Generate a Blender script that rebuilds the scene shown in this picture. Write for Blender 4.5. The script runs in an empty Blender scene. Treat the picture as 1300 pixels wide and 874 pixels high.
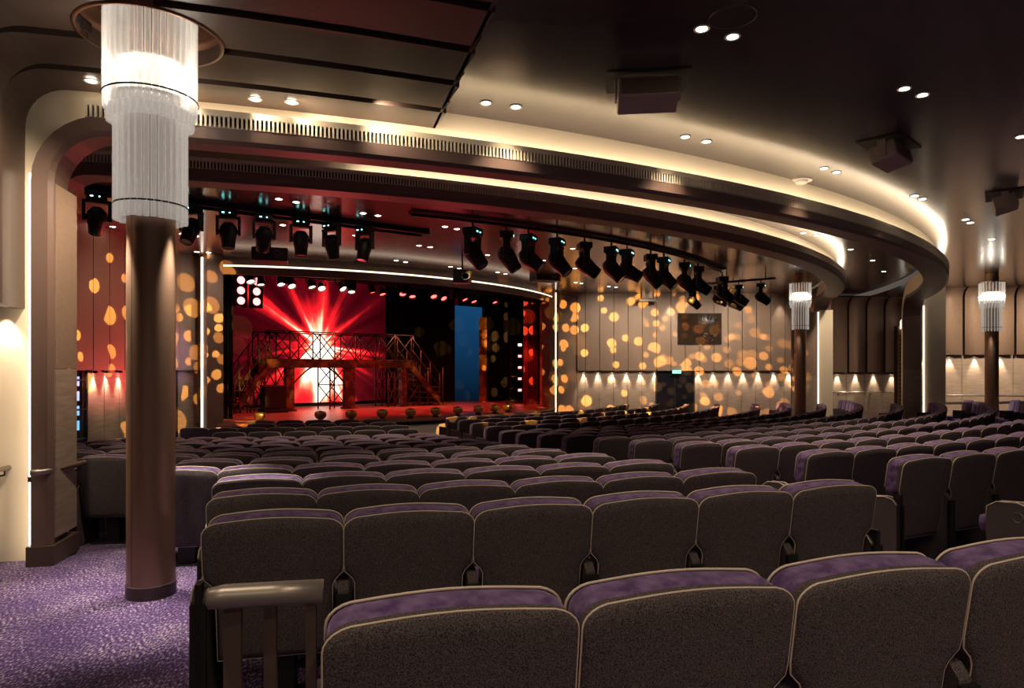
import bpy, bmesh, math, random
from mathutils import Vector, Matrix
random.seed(7)
S, Co, PI, R_ = math.sin, math.cos, math.pi, math.radians
scn = bpy.context.scene
col = scn.collection
F = 867.0            # focal length in pixels of the 1300 px wide frame
HC = 1.49            # eye height
# ------------------------------------------------------------------ camera
cam_d = bpy.data.cameras.new('camera'); cam = bpy.data.objects.new('camera', cam_d); col.objects.link(cam)
cam.location = (0, 0, HC); cam.rotation_euler = (PI / 2, 0, 0)
cam_d.sensor_width = 36; cam_d.lens = 36 * F / 1300; cam_d.shift_y = 32 / 1300; cam_d.clip_start = .05; cam_d.clip_end = 200
scn.camera = cam
# ------------------------------------------------------------------ exposure, world
scn.view_settings.view_transform = 'Standard'; scn.view_settings.look = 'None'
scn.view_settings.exposure = 0.7; scn.view_settings.gamma = 1.0; scn.view_settings.use_curve_mapping = False
try:
    scn.cycles.use_denoising = True; scn.cycles.max_bounces = 6; scn.cycles.diffuse_bounces = 3
    scn.cycles.glossy_bounces = 3; scn.cycles.transmission_bounces = 5; scn.cycles.transparent_max_bounces = 12
    scn.cycles.sample_clamp_indirect = 4; scn.cycles.caustics_reflective = False; scn.cycles.caustics_refractive = False
except Exception: pass
world = bpy.data.worlds.new('world'); scn.world = world; world.use_nodes = True
world.node_tree.nodes['Background'].inputs[0].default_value = (1.0, .80, .66, 1)
world.node_tree.nodes['Background'].inputs[1].default_value = .06

def lamp(kind, loc, energy, color=(1, .8, .58), target=None, **kw):
    d = bpy.data.lights.new(kw.pop('name', 'lamp_light'), kind); d.energy = energy; d.color = color
    for k, v in kw.items(): setattr(d, k, v)
    o = bpy.data.objects.new(d.name, d); col.objects.link(o); o.location = loc
    if target is not None:
        o.rotation_euler = (Vector(target) - Vector(loc)).to_track_quat('-Z', 'Y').to_euler()
    return o
WARM = (1.0, .78, .55)
# ------------------------------------------------------------------ geometry frames
CR = (-7.83, 24.5)        # centre of the ceiling rings and the stage front
CS = (-5.841, 24.567)     # centre of the seating arcs
def ringp(r, th, z=0, c=CR):
    return Vector((c[0] + r * S(th), c[1] - r * Co(th), z))
def px(x, y, z):          # the point where the sight line of a measured direction meets height z
    Y = (z - HC) * F / (469 - y)
    return Vector(((x - 650) / F * Y, Y, z))
def px_y(x, y, Y):
    return Vector(((x - 650) / F * Y, Y, HC + (469 - y) / F * Y))
# ------------------------------------------------------------------ materials
def lin(c): return tuple((v / 12.92 if v <= .04045 else ((v + .055) / 1.055) ** 2.4) for v in c)
def mat(name, base, rough=.6, metal=0, emit=None, estr=0, sheen=0, trans=0, alpha=1, spec=.5, coat=0):
    m = bpy.data.materials.new(name); m.use_nodes = True
    b = m.node_tree.nodes['Principled BSDF']
    b.inputs['Base Color'].default_value = (*base, 1); b.inputs['Roughness'].default_value = rough
    b.inputs['Metallic'].default_value = metal; b.inputs['Specular IOR Level'].default_value = spec
    if emit: b.inputs['Emission Color'].default_value = (*emit, 1); b.inputs['Emission Strength'].default_value = estr
    if sheen: b.inputs['Sheen Weight'].default_value = sheen; b.inputs['Sheen Roughness'].default_value = .4
    if trans: b.inputs['Transmission Weight'].default_value = trans
    if alpha < 1: b.inputs['Alpha'].default_value = alpha
    if coat: b.inputs['Coat Weight'].default_value = coat; b.inputs['Coat Roughness'].default_value = .15
    return m
def N(m, t, **kw):
    n = m.node_tree.nodes.new(t)
    for k, v in kw.items(): setattr(n, k, v)
    return n
def L(m, a, b): m.node_tree.links.new(a, b)
def noise_mix(m, c1, c2, scale, lo=.4, hi=.6, stretch=(1, 1, 1), detail=3, bump=0, kind='noise', rough2=None):
    nt = m.node_tree; b = nt.nodes['Principled BSDF']
    tc = N(m, 'ShaderNodeTexCoord'); mp = N(m, 'ShaderNodeMapping'); mp.inputs['Scale'].default_value = stretch
    L(m, tc.outputs['Object'], mp.inputs[0])
    if kind == 'noise':
        t = N(m, 'ShaderNodeTexNoise'); t.inputs['Scale'].default_value = scale; t.inputs['Detail'].default_value = detail
        out = t.outputs['Fac']
    else:
        t = N(m, 'ShaderNodeTexVoronoi'); t.inputs['Scale'].default_value = scale; out = t.outputs['Distance']
    L(m, mp.outputs[0], t.inputs['Vector'])
    r = N(m, 'ShaderNodeValToRGB'); r.color_ramp.elements[0].position = lo; r.color_ramp.elements[1].position = hi
    r.color_ramp.elements[0].color = (*c1, 1); r.color_ramp.elements[1].color = (*c2, 1)
    L(m, out, r.inputs[0]); L(m, r.outputs[0], b.inputs['Base Color'])
    if bump:
        bp = N(m, 'ShaderNodeBump'); bp.inputs['Strength'].default_value = bump; bp.inputs['Distance'].default_value = .004
        L(m, out, bp.inputs['Height']); L(m, bp.outputs[0], b.inputs['Normal'])
    return m
M = {}
M['carpet'] = mat('purple_carpet', (.1, .05, .2), .95, sheen=.3, spec=.1)
def carpet_nodes(m):
    b = m.node_tree.nodes['Principled BSDF']; tc = N(m, 'ShaderNodeTexCoord')
    mp = N(m, 'ShaderNodeMapping'); mp.inputs['Rotation'].default_value = (0, 0, .5); mp.inputs['Scale'].default_value = (1, .42, 1)
    L(m, tc.outputs['Object'], mp.inputs[0])
    n1 = N(m, 'ShaderNodeTexNoise'); n1.inputs['Scale'].default_value = 95; n1.inputs['Detail'].default_value = 1.5
    L(m, mp.outputs[0], n1.inputs['Vector'])
    n2 = N(m, 'ShaderNodeTexNoise'); n2.inputs['Scale'].default_value = 2.2; L(m, tc.outputs['Object'], n2.inputs['Vector'])
    ad = N(m, 'ShaderNodeMath', operation='MULTIPLY_ADD'); ad.inputs[1].default_value = .22; L(m, n2.outputs['Fac'], ad.inputs[0]); L(m, n1.outputs['Fac'], ad.inputs[2])
    r = N(m, 'ShaderNodeValToRGB'); e = r.color_ramp.elements
    e[0].position = .50; e[0].color = (.034, .014, .078, 1); e[1].position = .80; e[1].color = (.52, .43, .48, 1)
    x = e.new(.62); x.color = (.085, .044, .160, 1); x = e.new(.69); x.color = (.22, .145, .29, 1)
    L(m, ad.outputs[0], r.inputs[0]); L(m, r.outputs[0], b.inputs['Base Color'])
    bp = N(m, 'ShaderNodeBump'); bp.inputs['Strength'].default_value = .5; bp.inputs['Distance'].default_value = .006
    L(m, n1.outputs['Fac'], bp.inputs['Height']); L(m, bp.outputs[0], b.inputs['Normal'])
carpet_nodes(M['carpet'])
M['fabric'] = noise_mix(mat('grey_wool', (.06, .05, .05), .95, spec=.15), (.034, .026, .028), (.178, .147, .150), 330, .36, .66, detail=3, bump=.3)
M['velvet'] = noise_mix(mat('purple_velvet', (.12, .06, .2), .75, sheen=.55, spec=.2), (.085, .044, .145), (.235, .150, .325), 26, .36, .66, detail=5)
M['velvet'].node_tree.nodes['Principled BSDF'].inputs['Sheen Tint'].default_value = (.75, .6, .95, 1)
M['piping'] = mat('cream_piping', (.72, .60, .48), .45)
M['blackplastic'] = mat('black_plastic', (.012, .01, .01), .45)
M['black'] = mat('matt_black', (.006, .005, .005), .8)
M['darkmetal'] = mat('dark_metal', (.03, .028, .028), .4, .6)
M['ceil'] = noise_mix(mat('gloss_brown_ceiling', (.12, .09, .08), .22, coat=.3), (.060, .045, .044), (.074, .057, .055), .8, .3, .7)
M['ceil_red'] = noise_mix(mat('gloss_wood_ceiling', (.12, .06, .05), .22, coat=.4), (.10, .062, .055), (.16, .10, .085), 3, .3, .7, stretch=(1, 9, 1))
M['rib'] = mat('brown_leather_panel', (.078, .050, .038), .5)
M['groove'] = mat('dark_groove', (.022, .012, .010), .6)
M['beam'] = mat('brown_beam', (.16, .10, .08), .5)
M['cream'] = mat('cream_paint', (.80, .70, .54), .6)
M['ventbar'] = mat('cream_slat', (.80, .70, .52), .5)
M['pier'] = noise_mix(mat('bronze_leather', (.26, .18, .13), .5), (.23, .155, .11), (.27, .185, .135), 30, .3, .7)
M['wains'] = noise_mix(mat('taupe_silk_panel', (.35, .27, .21), .5), (.27, .205, .16), (.36, .28, .215), 6, .35, .65, stretch=(.6, .6, 5))
M['wallup'] = noise_mix(mat('taupe_wall_panel', (.32, .24, .18), .5), (.235, .170, .125), (.27, .195, .145), 3, .3, .7, stretch=(1, 1, .3))
M['seam'] = mat('panel_seam', (.03, .02, .018), .7)
M['base'] = mat('brown_skirting', (.085, .055, .042), .45)
M['bronze'] = mat('brushed_bronze', (.40, .25, .165), .40, .62)
M['recess'] = mat('bronze_recess', (.30, .15, .09), .38, .7)
M['steel'] = mat('brushed_steel', (.42, .37, .33), .32, .9)
M['steelp'] = mat('satin_rail', (.36, .32, .28), .38, .6)
M['postm'] = mat('bronze_post', (.14, .095, .075), .45, .4)
M['glow'] = mat('cove_led', (1, .9, .7), .5, emit=(1, .85, .66), estr=9)
M['glow2'] = mat('cove_led_soft', (1, .9, .7), .5, emit=(1, .82, .60), estr=3.6)
M['glow3'] = mat('vertical_led', (1, .9, .7), .5, emit=(1, .80, .58), estr=1.3)
M['strip'] = mat('white_led_strip', (1, 1, 1), .5, emit=(1, .88, .76), estr=1.3)
M['lampdisc'] = mat('downlight_glow', (1, 1, 1), .5, emit=(1, .85, .66), estr=14)
M['white'] = mat('white_trim', (.5, .45, .4), .5)
M['speaker'] = mat('taupe_speaker', (.42, .34, .27), .6)
M['chrome'] = mat('chrome', (.6, .58, .55), .15, 1)
M['crystal'] = mat('crystal_rod', (.95, .93, .9), .12, trans=.5, emit=(1, .9, .8), estr=.11, alpha=.55)
M['crystal_core'] = mat('lit_diffuser', (1, 1, 1), .4, emit=(1, .90, .76), estr=.9)
M['crystal_soft'] = mat('soft_diffuser', (.8, .76, .72), .5, emit=(1, .9, .8), estr=.05, alpha=.22)
M['redcurtain'] = mat('red_curtain', (.35, .01, .015), .8, sheen=.4)
M['stagefloor'] = noise_mix(mat('stage_floor', (.3, .06, .05), .35), (.26, .10, .08), (.36, .15, .12), 3, .3, .7, stretch=(6, 1, 1))
M['skirt'] = mat('pale_stage_front', (.75, .70, .66), .5)
M['scaff'] = mat('rusty_scaffold', (.06, .04, .03), .5, .3)
M['rust'] = noise_mix(mat('painted_rust', (.15, .08, .04), .6), (.025, .014, .01), (.20, .11, .035), 4, .45, .72)
M['orange'] = noise_mix(mat('warm_lit_rust', (.4, .2, .1), .6), (.30, .10, .04), (.60, .30, .10), 5, .4, .65)  # lighter copy of the rust; warm lamp light put into the colour
M['lens'] = mat('lamp_lens', (.2, .2, .22), .08)
M['tealled'] = mat('teal_led', (0, .1, .1), .5, emit=(.25, 1, .95), estr=6)
M['warmbulb'] = mat('warm_bulb', (1, .9, .7), .4, emit=(1, .85, .6), estr=5)
M['redbulb'] = mat('red_bulb', (1, .1, .1), .4, emit=(1, .08, .07), estr=3.5)
M['pinkbulb'] = mat('pink_bulb', (1, .3, .3), .4, emit=(1, .22, .22), estr=2.5)
M['gold'] = mat('gold_lamp', (.55, .38, .12), .3, .8)
M['exit'] = mat('teal_sign', (.1, .5, .45), .5, emit=(.25, .9, .8), estr=1.2)
M['bluescreen'] = mat('blue_monitor', (.0, .05, .1), .4, emit=(.18, .5, .9), estr=.8)
M['doorblack'] = mat('black_door', (.008, .009, .014), .25)
M['windowdark'] = mat('dark_window_glass', (.03, .018, .012), .08)
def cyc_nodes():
    m = mat('blue_glow_cyclorama', (0, .02, .05), .9)
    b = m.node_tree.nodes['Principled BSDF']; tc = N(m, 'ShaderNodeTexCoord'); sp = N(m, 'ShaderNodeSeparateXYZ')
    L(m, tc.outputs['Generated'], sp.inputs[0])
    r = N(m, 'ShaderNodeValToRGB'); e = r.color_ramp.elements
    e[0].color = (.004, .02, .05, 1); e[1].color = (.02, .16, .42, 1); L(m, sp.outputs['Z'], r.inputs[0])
    L(m, r.outputs[0], b.inputs['Emission Color']); b.inputs['Emission Strength'].default_value = .22  # blue light put in as the cloth's own glow, dimmer towards the floor
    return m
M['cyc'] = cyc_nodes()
def led_nodes():   # a video wall: red beams bursting from a white centre
    m = mat('video_wall', (.01, .01, .01), .4)
    b = m.node_tree.nodes['Principled BSDF']
    tc = N(m, 'ShaderNodeTexCoord'); sp = N(m, 'ShaderNodeSeparateXYZ'); L(m, tc.outputs['Generated'], sp.inputs[0])
    def mth(op, a, b_=None, c_=None):
        n = N(m, 'ShaderNodeMath', operation=op)
        for i, v in enumerate((a, b_, c_)):
            if v is None: continue
            if isinstance(v, (int, float)): n.inputs[i].default_value = v
            else: L(m, v, n.inputs[i])
        return n.outputs[0]
    cu, cz = .47, .46
    dx = mth('MULTIPLY', mth('SUBTRACT', sp.outputs['X'], cu), 10.6)
    dz = mth('MULTIPLY', mth('SUBTRACT', sp.outputs['Z'], cz), 4.3)
    ang = mth('ARCTAN2', dz, dx)
    d = mth('SQRT', mth('ADD', mth('MULTIPLY', dx, dx), mth('MULTIPLY', dz, dz)))
    cb = N(m, 'ShaderNodeCombineXYZ'); L(m, mth('COSINE', ang), cb.inputs[0]); L(m, mth('SINE', ang), cb.inputs[1])
    nz = N(m, 'ShaderNodeTexNoise'); nz.inputs['Scale'].default_value = 3.0; nz.inputs['Detail'].default_value = 3.5
    L(m, cb.outputs[0], nz.inputs['Vector'])
    beam = mth('POWER', mth('MULTIPLY', nz.outputs['Fac'], 1.68), 6.0)
    fall = mth('EXPONENT', mth('MULTIPLY', d, -.34))
    core0 = mth('EXPONENT', mth('MULTIPLY', mth('ADD', mth('MULTIPLY', mth('MULTIPLY', dx, dx), 1.7), mth('MULTIPLY', mth('MULTIPLY', mth('ADD', dz, .5), mth('ADD', dz, .5)), .32)), -1))
    dl = mth('ADD', dz, 1.25); du = mth('ADD', dz, .1)
    low_ = mth('EXPONENT', mth('MULTIPLY', mth('ADD', mth('MULTIPLY', mth('MULTIPLY', dx, dx), 1.15), mth('MULTIPLY', mth('MULTIPLY', dl, dl), .55)), -1))
    up_ = mth('EXPONENT', mth('MULTIPLY', mth('ADD', mth('MULTIPLY', mth('MULTIPLY', dx, dx), 6.5), mth('MULTIPLY', mth('MULTIPLY', du, du), .45)), -1))
    core = mth('ADD', mth('MULTIPLY', low_, .78), mth('ADD', mth('MULTIPLY', up_, .8), mth('MULTIPLY', core0, .15)))
    nb = N(m, 'ShaderNodeTexNoise'); nb.inputs['Scale'].default_value = 8; nb.inputs['Detail'].default_value = 2
    mp = N(m, 'ShaderNodeMapping'); mp.inputs['Scale'].default_value = (3, 1, .5); L(m, tc.outputs['Generated'], mp.inputs[0]); L(m, mp.outputs[0], nb.inputs['Vector'])
    body = mth('MULTIPLY', mth('MULTIPLY', mth('MULTIPLY', beam, fall), .55), mth('ADD', nb.outputs['Fac'], .35))
    side = mth('SUBTRACT', 1.0, mth('MULTIPLY', mth('SMOOTH_MAX', mth('SUBTRACT', sp.outputs['X'], .55), 0, .05), 4.5))
    val = mth('MULTIPLY', mth('ADD', body, mth('MULTIPLY', core, mth('ADD', nb.outputs['Fac'], .22))), mth('MAXIMUM', side, 0))
    r = N(m, 'ShaderNodeValToRGB'); e = r.color_ramp.elements
    e[0].color = (.012, 0, .001, 1); e[1].color = (1, .86, .72, 1); e[1].position = .86
    for p_, c in ((.14, (.06, .001, .003)), (.38, (.62, .008, .012)), (.52, (.95, .04, .03)), (.68, (1, .30, .16))):
        x = e.new(p_); x.color = (*c, 1)
    L(m, val, r.inputs[0]); L(m, r.outputs[0], b.inputs['Emission Color']); b.inputs['Emission Strength'].default_value = 1.5
    return m
M['led'] = led_nodes()

# ------------------------------------------------------------------ mesh helpers
class MB:
    def __init__(s): s.v = []; s.f = []; s.mi = []; s.mats = []
    def m(s, mt):
        if mt not in s.mats: s.mats.append(mt)
        return s.mats.index(mt)
    def add(s, vs, fs, mt=None, sm=False):
        o = len(s.v); s.v += [tuple(v) for v in vs]; k = s.m(mt) if mt else 0
        for f in fs: s.f.append(tuple(i + o for i in f)); s.mi.append((k, sm))
        return s
    def box(s, lo, hi, mt=None, X=None):
        (a, b, c), (d, e, f) = lo, hi
        vs = [Vector(p) for p in ((a, b, c), (d, b, c), (d, e, c), (a, e, c), (a, b, f), (d, b, f), (d, e, f), (a, e, f))]
        if X: vs = [X @ v for v in vs]
        return s.add(vs, [(0, 3, 2, 1), (4, 5, 6, 7), (0, 1, 5, 4), (1, 2, 6, 5), (2, 3, 7, 6), (3, 0, 4, 7)], mt)
    def tube(s, pts, r, n=8, mt=None, closed=False, cap=True):
        pts = [Vector(p) for p in pts]; k = len(pts); vs = []
        rr = r if isinstance(r, (list, tuple)) else [r] * k
        up = None
        for i, p in enumerate(pts):
            if closed: t = (pts[(i + 1) % k] - pts[i - 1])
            else: t = pts[min(i + 1, k - 1)] - pts[max(i - 1, 0)]
            t.normalize()
            if up is None:
                up = Vector((0, 0, 1)) if abs(t.z) < .9 else Vector((1, 0, 0))
            a = t.cross(up)
            if a.length < 1e-4: a = t.cross(Vector((1, 0, 0)))
            a.normalize(); b = a.cross(t); up = b if not closed or i == 0 else b
            for j in range(n):
                q = 2 * PI * j / n; vs.append(p + a * (rr[i] * Co(q)) + b * (rr[i] * S(q)))
        fs = []
        for i in range(k if closed else k - 1):
            for j in range(n):
                A = i * n + j; B = i * n + (j + 1) % n; i2 = (i + 1) % k
                fs.append((A, B, i2 * n + (j + 1) % n, i2 * n + j))
        if cap and not closed: fs += [tuple(range(n - 1, -1, -1)), tuple((k - 1) * n + j for j in range(n))]
        return s.add(vs, fs, mt, True)
    def cyl(s, c, r, z0, z1, n=24, mt=None, r2=None):
        r2 = r if r2 is None else r2
        return s.lathe(c, [(0, z0), (r, z0), (r2, z1), (0, z1)], n, mt)
    def lathe(s, c, prof, n=24, mt=None, a0=0, a1=2 * PI, smooth=False):
        vs = []; full = abs(a1 - a0 - 2 * PI) < 1e-6; m_ = n if full else n + 1
        for i in range(m_):
            a = a0 + (a1 - a0) * i / n
            for r, z in prof: vs.append((c[0] + r * Co(a), c[1] + r * S(a), z + (c[2] if len(c) > 2 else 0)))
        k = len(prof); fs = []
        for i in range(n):
            i2 = (i + 1) % m_
            for j in range(k - 1):
                fs.append((i * k + j, i2 * k + j, i2 * k + j + 1, i * k + j + 1))
        return s.add(vs, fs, mt, smooth)
    def xf(s, X):
        s.v = [tuple(X @ Vector(v)) for v in s.v]; return s
    def build(s, name, mt=None, parent=None):
        me = bpy.data.meshes.new(name); me.from_pydata(s.v, [], s.f)
        ms = s.mats if s.mats else [mt]
        for q in ms: me.materials.append(q)
        for p, (k, sm) in zip(me.polygons, s.mi): p.material_index = k if s.mats else 0; p.use_smooth = sm
        bm = bmesh.new(); bm.from_mesh(me); bmesh.ops.remove_doubles(bm, verts=bm.verts, dist=1e-6)
        bmesh.ops.recalc_face_normals(bm, faces=bm.faces); bm.to_mesh(me); bm.free()
        o = bpy.data.objects.new(name, me); col.objects.link(o)
        if parent: o.parent = parent
        return o
def tag(o, label=None, cat=None, group=None, kind=None):
    if label: o['label'] = label
    if cat: o['category'] = cat
    if group: o['group'] = group
    if kind: o['kind'] = kind
    return o
def empty(name, loc, rz=0, label=None, cat=None, group=None):
    o = bpy.data.objects.new(name, None); col.objects.link(o); o.location = loc; o.rotation_euler = (0, 0, rz)
    return tag(o, label, cat, group)
def struct(o): o['kind'] = 'structure'; return o
def bevel(o, w=.01, seg=2):
    md = o.modifiers.new('bevel', 'BEVEL'); md.width = w; md.segments = seg; md.limit_method = 'ANGLE'; return o
def copy_tree(o, parent=None):
    c = o.copy(); col.objects.link(c); c.parent = parent
    for ch in o.children: copy_tree(ch, c)
    return c
ORD = ['zeroth', 'first', 'second', 'third', 'fourth', 'fifth', 'sixth', 'seventh', 'eighth', 'ninth', 'tenth', 'eleventh', 'twelfth', 'thirteenth',
       'fourteenth', 'fifteenth', 'sixteenth', 'seventeenth', 'eighteenth', 'nineteenth', 'twentieth']
def ordn(n):
    if n <= 20: return ORD[n]
    t = {2: 'twenty', 3: 'thirty', 4: 'forty', 5: 'fifty'}[n // 10]
    return (t + '-' + ORD[n % 10]) if n % 10 else t[:-1] + 'ieth'

def plane_frame(a, b):
    a = Vector((a[0], a[1], 0)); b = Vector((b[0], b[1], 0)); u = (b - a); Lg = u.length; u.normalize()
    n = Vector((u.y, -u.x, 0))                       # towards the house for a left-to-right run seen from the house
    X = Matrix(((u.x, -n.x, 0, a.x), (u.y, -n.y, 0, a.y), (0, 0, 1, 0), (0, 0, 0, 1)))   # local x along, local -y towards the house
    return X, Lg
# ------------------------------------------------------------------ ring arches
def arch_path(tl, tr, zt, rc, zb, R, left=True, right=True, step=R_(1.0)):
    """points (theta, z, n_theta, n_z) along an arch standing on the ring of radius R"""
    P = []
    if left:
        P.append((tl, zb, -1, 0)); P.append((tl, zt - rc, -1, 0))
        for i in range(1, 9):
            a = PI / 2 * i / 8; P.append((tl + (rc - rc * Co(a)) / R, zt - rc + rc * S(a), -Co(a), S(a)))
        s0 = tl + rc / R
    else: P.append((tl, zt, 0, 1)); s0 = tl
    s1 = tr - rc / R if right else tr
    k = max(2, int((s1 - s0) / step))
    for i in range(1, k): P.append((s0 + (s1 - s0) * i / k, zt, 0, 1))
    if right:
        for i in range(0, 9):
            a = PI / 2 * i / 8; P.append((s1 + rc * S(a) / R, zt - rc + rc * Co(a), S(a), Co(a)))
        P.append((tr, zb, 1, 0))
    else: P.append((tr, zt, 0, 1))
    return P
def sweep(mb, path, prof, mt, closed=True, smooth=False):
    k = len(prof); vs = []; fs = []
    for th, z, nt, nz in path:
        for n, r in prof: vs.append(ringp(r, th + n * nt / r, z + n * nz))
    for i in range(len(path) - 1):
        for j in range(k if closed else k - 1):
            j2 = (j + 1) % k; fs.append((i * k + j, i * k + j2, (i + 1) * k + j2, (i + 1) * k + j))
    if closed: fs += [tuple(range(k)), tuple(range((len(path) - 1) * k, len(path) * k))]
    return mb.add(vs, fs, mt, smooth)
def sector(mb, r0, r1, t0, t1, z, mt, c=CR, step=R_(1.5)):
    k = max(2, int((t1 - t0) / step)); vs = []; fs = []
    for i in range(k + 1):
        t = t0 + (t1 - t0) * i / k; vs += [ringp(r0, t, z, c), ringp(r1, t, z, c)]
    for i in range(k): fs.append((2 * i, 2 * i + 1, 2 * i + 3, 2 * i + 2))
    return mb.add(vs, fs, mt)
ZF = -.495            # floor level at the front
def floor_z(r):
    r0, r1 = 13.4, 21.9
    return ZF + (0 - ZF) * min(1, max(0, (r - r0) / (r1 - r0)))
def floor_at(r, t):
    b = min(1, max(0, (12.6 - math.degrees(t)) / 1.6)); f = min(1, max(0, (r - 18.35) / .75)); return floor_z(r) * (1 - b * f)
# floor: a rake falling towards the stage
fl = MB(); NR = [0, 9, 13.4] + [13.4 + (21.9 - 13.4) * i / 20 for i in range(1, 21)] + [25, 34]
vs = []; fs = []; NT = 200
for i in range(NT + 1):
    t = R_(-60) + R_(200) * i / NT
    for r in NR: vs.append(ringp(r, t, floor_at(r, t), CS))
for i in range(NT):
    for j in range(len(NR) - 1):
        a = i * len(NR) + j; fs.append((a, a + 1, a + 1 + len(NR), a + len(NR)))
fl.add(vs, fs, M['carpet']); struct(fl.build('floor'))

Z = lambda zr: zr + HC
# ceilings
c1 = MB(); sector(c1, 19.5, 30, R_(-5), R_(112), Z(2.36), M['ceil']); struct(c1.build('ceiling'))
c2 = MB(); sector(c2, 17.5, 19.46, R_(-5), R_(112), Z(2.50), M['ceil']); struct(c2.build('ceiling'))
c3 = MB(); sector(c3, 8.9, 17.4, R_(-40), R_(130), Z(2.52), M['ceil_red']); struct(c3.build('ceiling'))
# cove back walls (cream)
cv = MB()
sweep(cv, arch_path(R_(12.65), R_(71.4), Z(1.80), .38, -.4, 19.6), [(.13, 19.62), (.57, 19.60), (.57, 19.42), (.14, 19.42)], M['cream'])
struct(cv.build('trim_1'))
cv = MB(); sweep(cv, arch_path(R_(10.6), R_(75.8), Z(2.02), .3, -.4, 17.6), [(.12, 17.62), (.50, 17.60), (.50, 17.44), (.12, 17.44)], M['cream'])
struct(cv.build('trim_2'))
# ring beams with legs
bm_ = MB(); p1 = arch_path(R_(12.65), R_(71.4), Z(1.815), .38, -.4, 19.6)
sweep(bm_, p1, [(.06, 19.35), (0, 19.75), (.03, 19.79), (.14, 19.80), (.14, 19.35)], M['beam'])
struct(bm_.build('trim_3'))
bm_ = MB(); p2 = arch_path(R_(10.2), R_(76), Z(2.02), .3, -.5, 17.6)
sweep(bm_, p2, [(.03, 17.35), (0, 17.75), (.03, 17.79), (.12, 17.80), (.12, 17.35)], M['beam'])
sweep(bm_, [(R_(76), -.5, 1, 0), (R_(76), Z(1.7), 1, 0)], [(0, 16.7), (0, 17.36), (.12, 17.36), (.12, 16.7)], M['beam'])
struct(bm_.build('trim_4'))
# pier cladding and skirting of the near leg and of the far ones
def leg_clad(R0, R1, th, z_split, z_top, zb, side, idx):
    d = .012 * side
    def face(r0, r1, z0, z1, off, mt, w=.02):
        m = MB(); P = [ringp(r0, th + off / r0, z0), ringp(r1, th + off / r1, z0)]
        P2 = [ringp(r0, th + (off + d) / r0, z0), ringp(r1, th + (off + d) / r1, z0)]
        vs = P + [P2[1], P2[0]]; vs = vs + [v + Vector((0, 0, z1 - z0)) for v in vs]
        m.add(vs, [(0, 1, 2, 3), (4, 5, 6, 7), (0, 1, 5, 4), (1, 2, 6, 5), (2, 3, 7, 6), (3, 0, 4, 7)], mt); return m
    m = face(R0 + .004, R1 - .05, z_split + .006, z_top, 0, M['pier']); struct(m.build('trim_%d' % idx))
    m = face(R0 + .004, R1 - .05, zb + .2, z_split, 0, M['wains']); struct(m.build('trim_%d' % (idx + 1)))
    n0, n1 = (-.165, .022) if side > 0 else (-.022, .165)
    b = MB(); sweep(b, [(th, zb, 1, 0), (th, zb + .15, 1, 0)], [(n0, R0 - .02), (n0, R1 + .02), (n1, R1 + .02), (n1, R0 - .02)], M['base'])
    struct(b.build('baseboard_left' if side > 0 else 'baseboard_right'))
leg_clad(19.35, 19.80, R_(12.65), HC, Z(1.42), 0, 1, 5)
leg_clad(19.35, 19.80, R_(71.4), HC, Z(1.42), -.3, -1, 7)
leg_clad(16.7, 17.42, R_(76), HC - .2, Z(1.7), -.5, -1, 9)
def leg_panel(r0, r1, th, n, z0, z1, mt, name):
    m = MB(); sweep(m, [(th, z0, 1, 0), (th, z1, 1, 0)], [(n, r0), (n, r1), (n + .02, r1), (n + .02, r0)], mt); return m.build(name)
struct(leg_panel(17.46, 17.84, R_(76), -.022, -.45, Z(1.75), M['cream'], 'trim_21'))
struct(leg_panel(19.86, 20.35, R_(71.6), 0, -.45, Z(2.3), M['cream'], 'trim_22'))
# lips, slotted vent bands and LED coves on the rings
def vent_band(R, t0, t1, zb, zt, zl, idx, pitch, glow_t0, glow, name_n):
    m = MB(); k = int((t1 - t0) / R_(.6))
    path = [(t0 + (t1 - t0) * i / k, 0, 0, 1) for i in range(k + 1)]
    sweep(m, path, [(zb - .02, R - .02), (zb, R), (zb, R - .035), (zt, R - .035), (zt, R), (zl, R + .01), (zl, R - .02), (zt + .01, R - .04), (zb - .02, R - .04)], M['ventbar'])
    sweep(m, path, [(zb + .001, R - .032), (zt - .001, R - .032), (zt - .001, R - .033), (zb + .001, R - .033)], M['black'])
    n = int((t1 - t0) * R / pitch)
    for i in range(n):
        a = t0 + (t1 - t0) * i / n; w = pitch * .46 / R
        vs = [ringp(r, q, z) for z in (zb, zt) for r, q in ((R - .03, a), (R + .003, a), (R + .003, a + w), (R - .03, a + w))]
        m.add(vs, [(0, 1, 5, 4), (1, 2, 6, 5), (2, 3, 7, 6)], M['ventbar'])
    struct(m.build('trim_%d' % idx))
    g = MB(); kk = int((t1 - glow_t0) / R_(1))
    gp = [(glow_t0 + (t1 - glow_t0) * i / kk, 0, 0, 1) for i in range(kk + 1)]
    sweep(g, gp, [(zt - .03, R - .06), (zt + .0, R - .06), (zt + .0, R - .11), (zt - .03, R - .11)], glow)
    o = g.build('led_strip'); tag(o, name_n, 'light strip')
vent_band(19.8, R_(13.3), R_(70.6), Z(1.94), Z(2.03), Z(2.075), 11, .034, R_(21.4), M['glow'], 'warm light strip hidden in the cove of the wide outer ceiling ring')
g = MB(); sweep(g, [(R_(13.4 + i), 0, 0, 1) for i in range(9)], [(Z(2.0), 19.74), (Z(2.03), 19.74), (Z(2.03), 19.69), (Z(2.0), 19.69)], M['glow2'])
tag(g.build('led_strip'), 'dimmer light strip in the cove beneath the ribbed brown soffit', 'light strip')
vent_band(17.8, R_(11), R_(75.2), Z(2.145), Z(2.225), Z(2.26), 12, .034, R_(20), M['glow'], 'warm light strip hidden in the cove of the inner ceiling ring')
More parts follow.
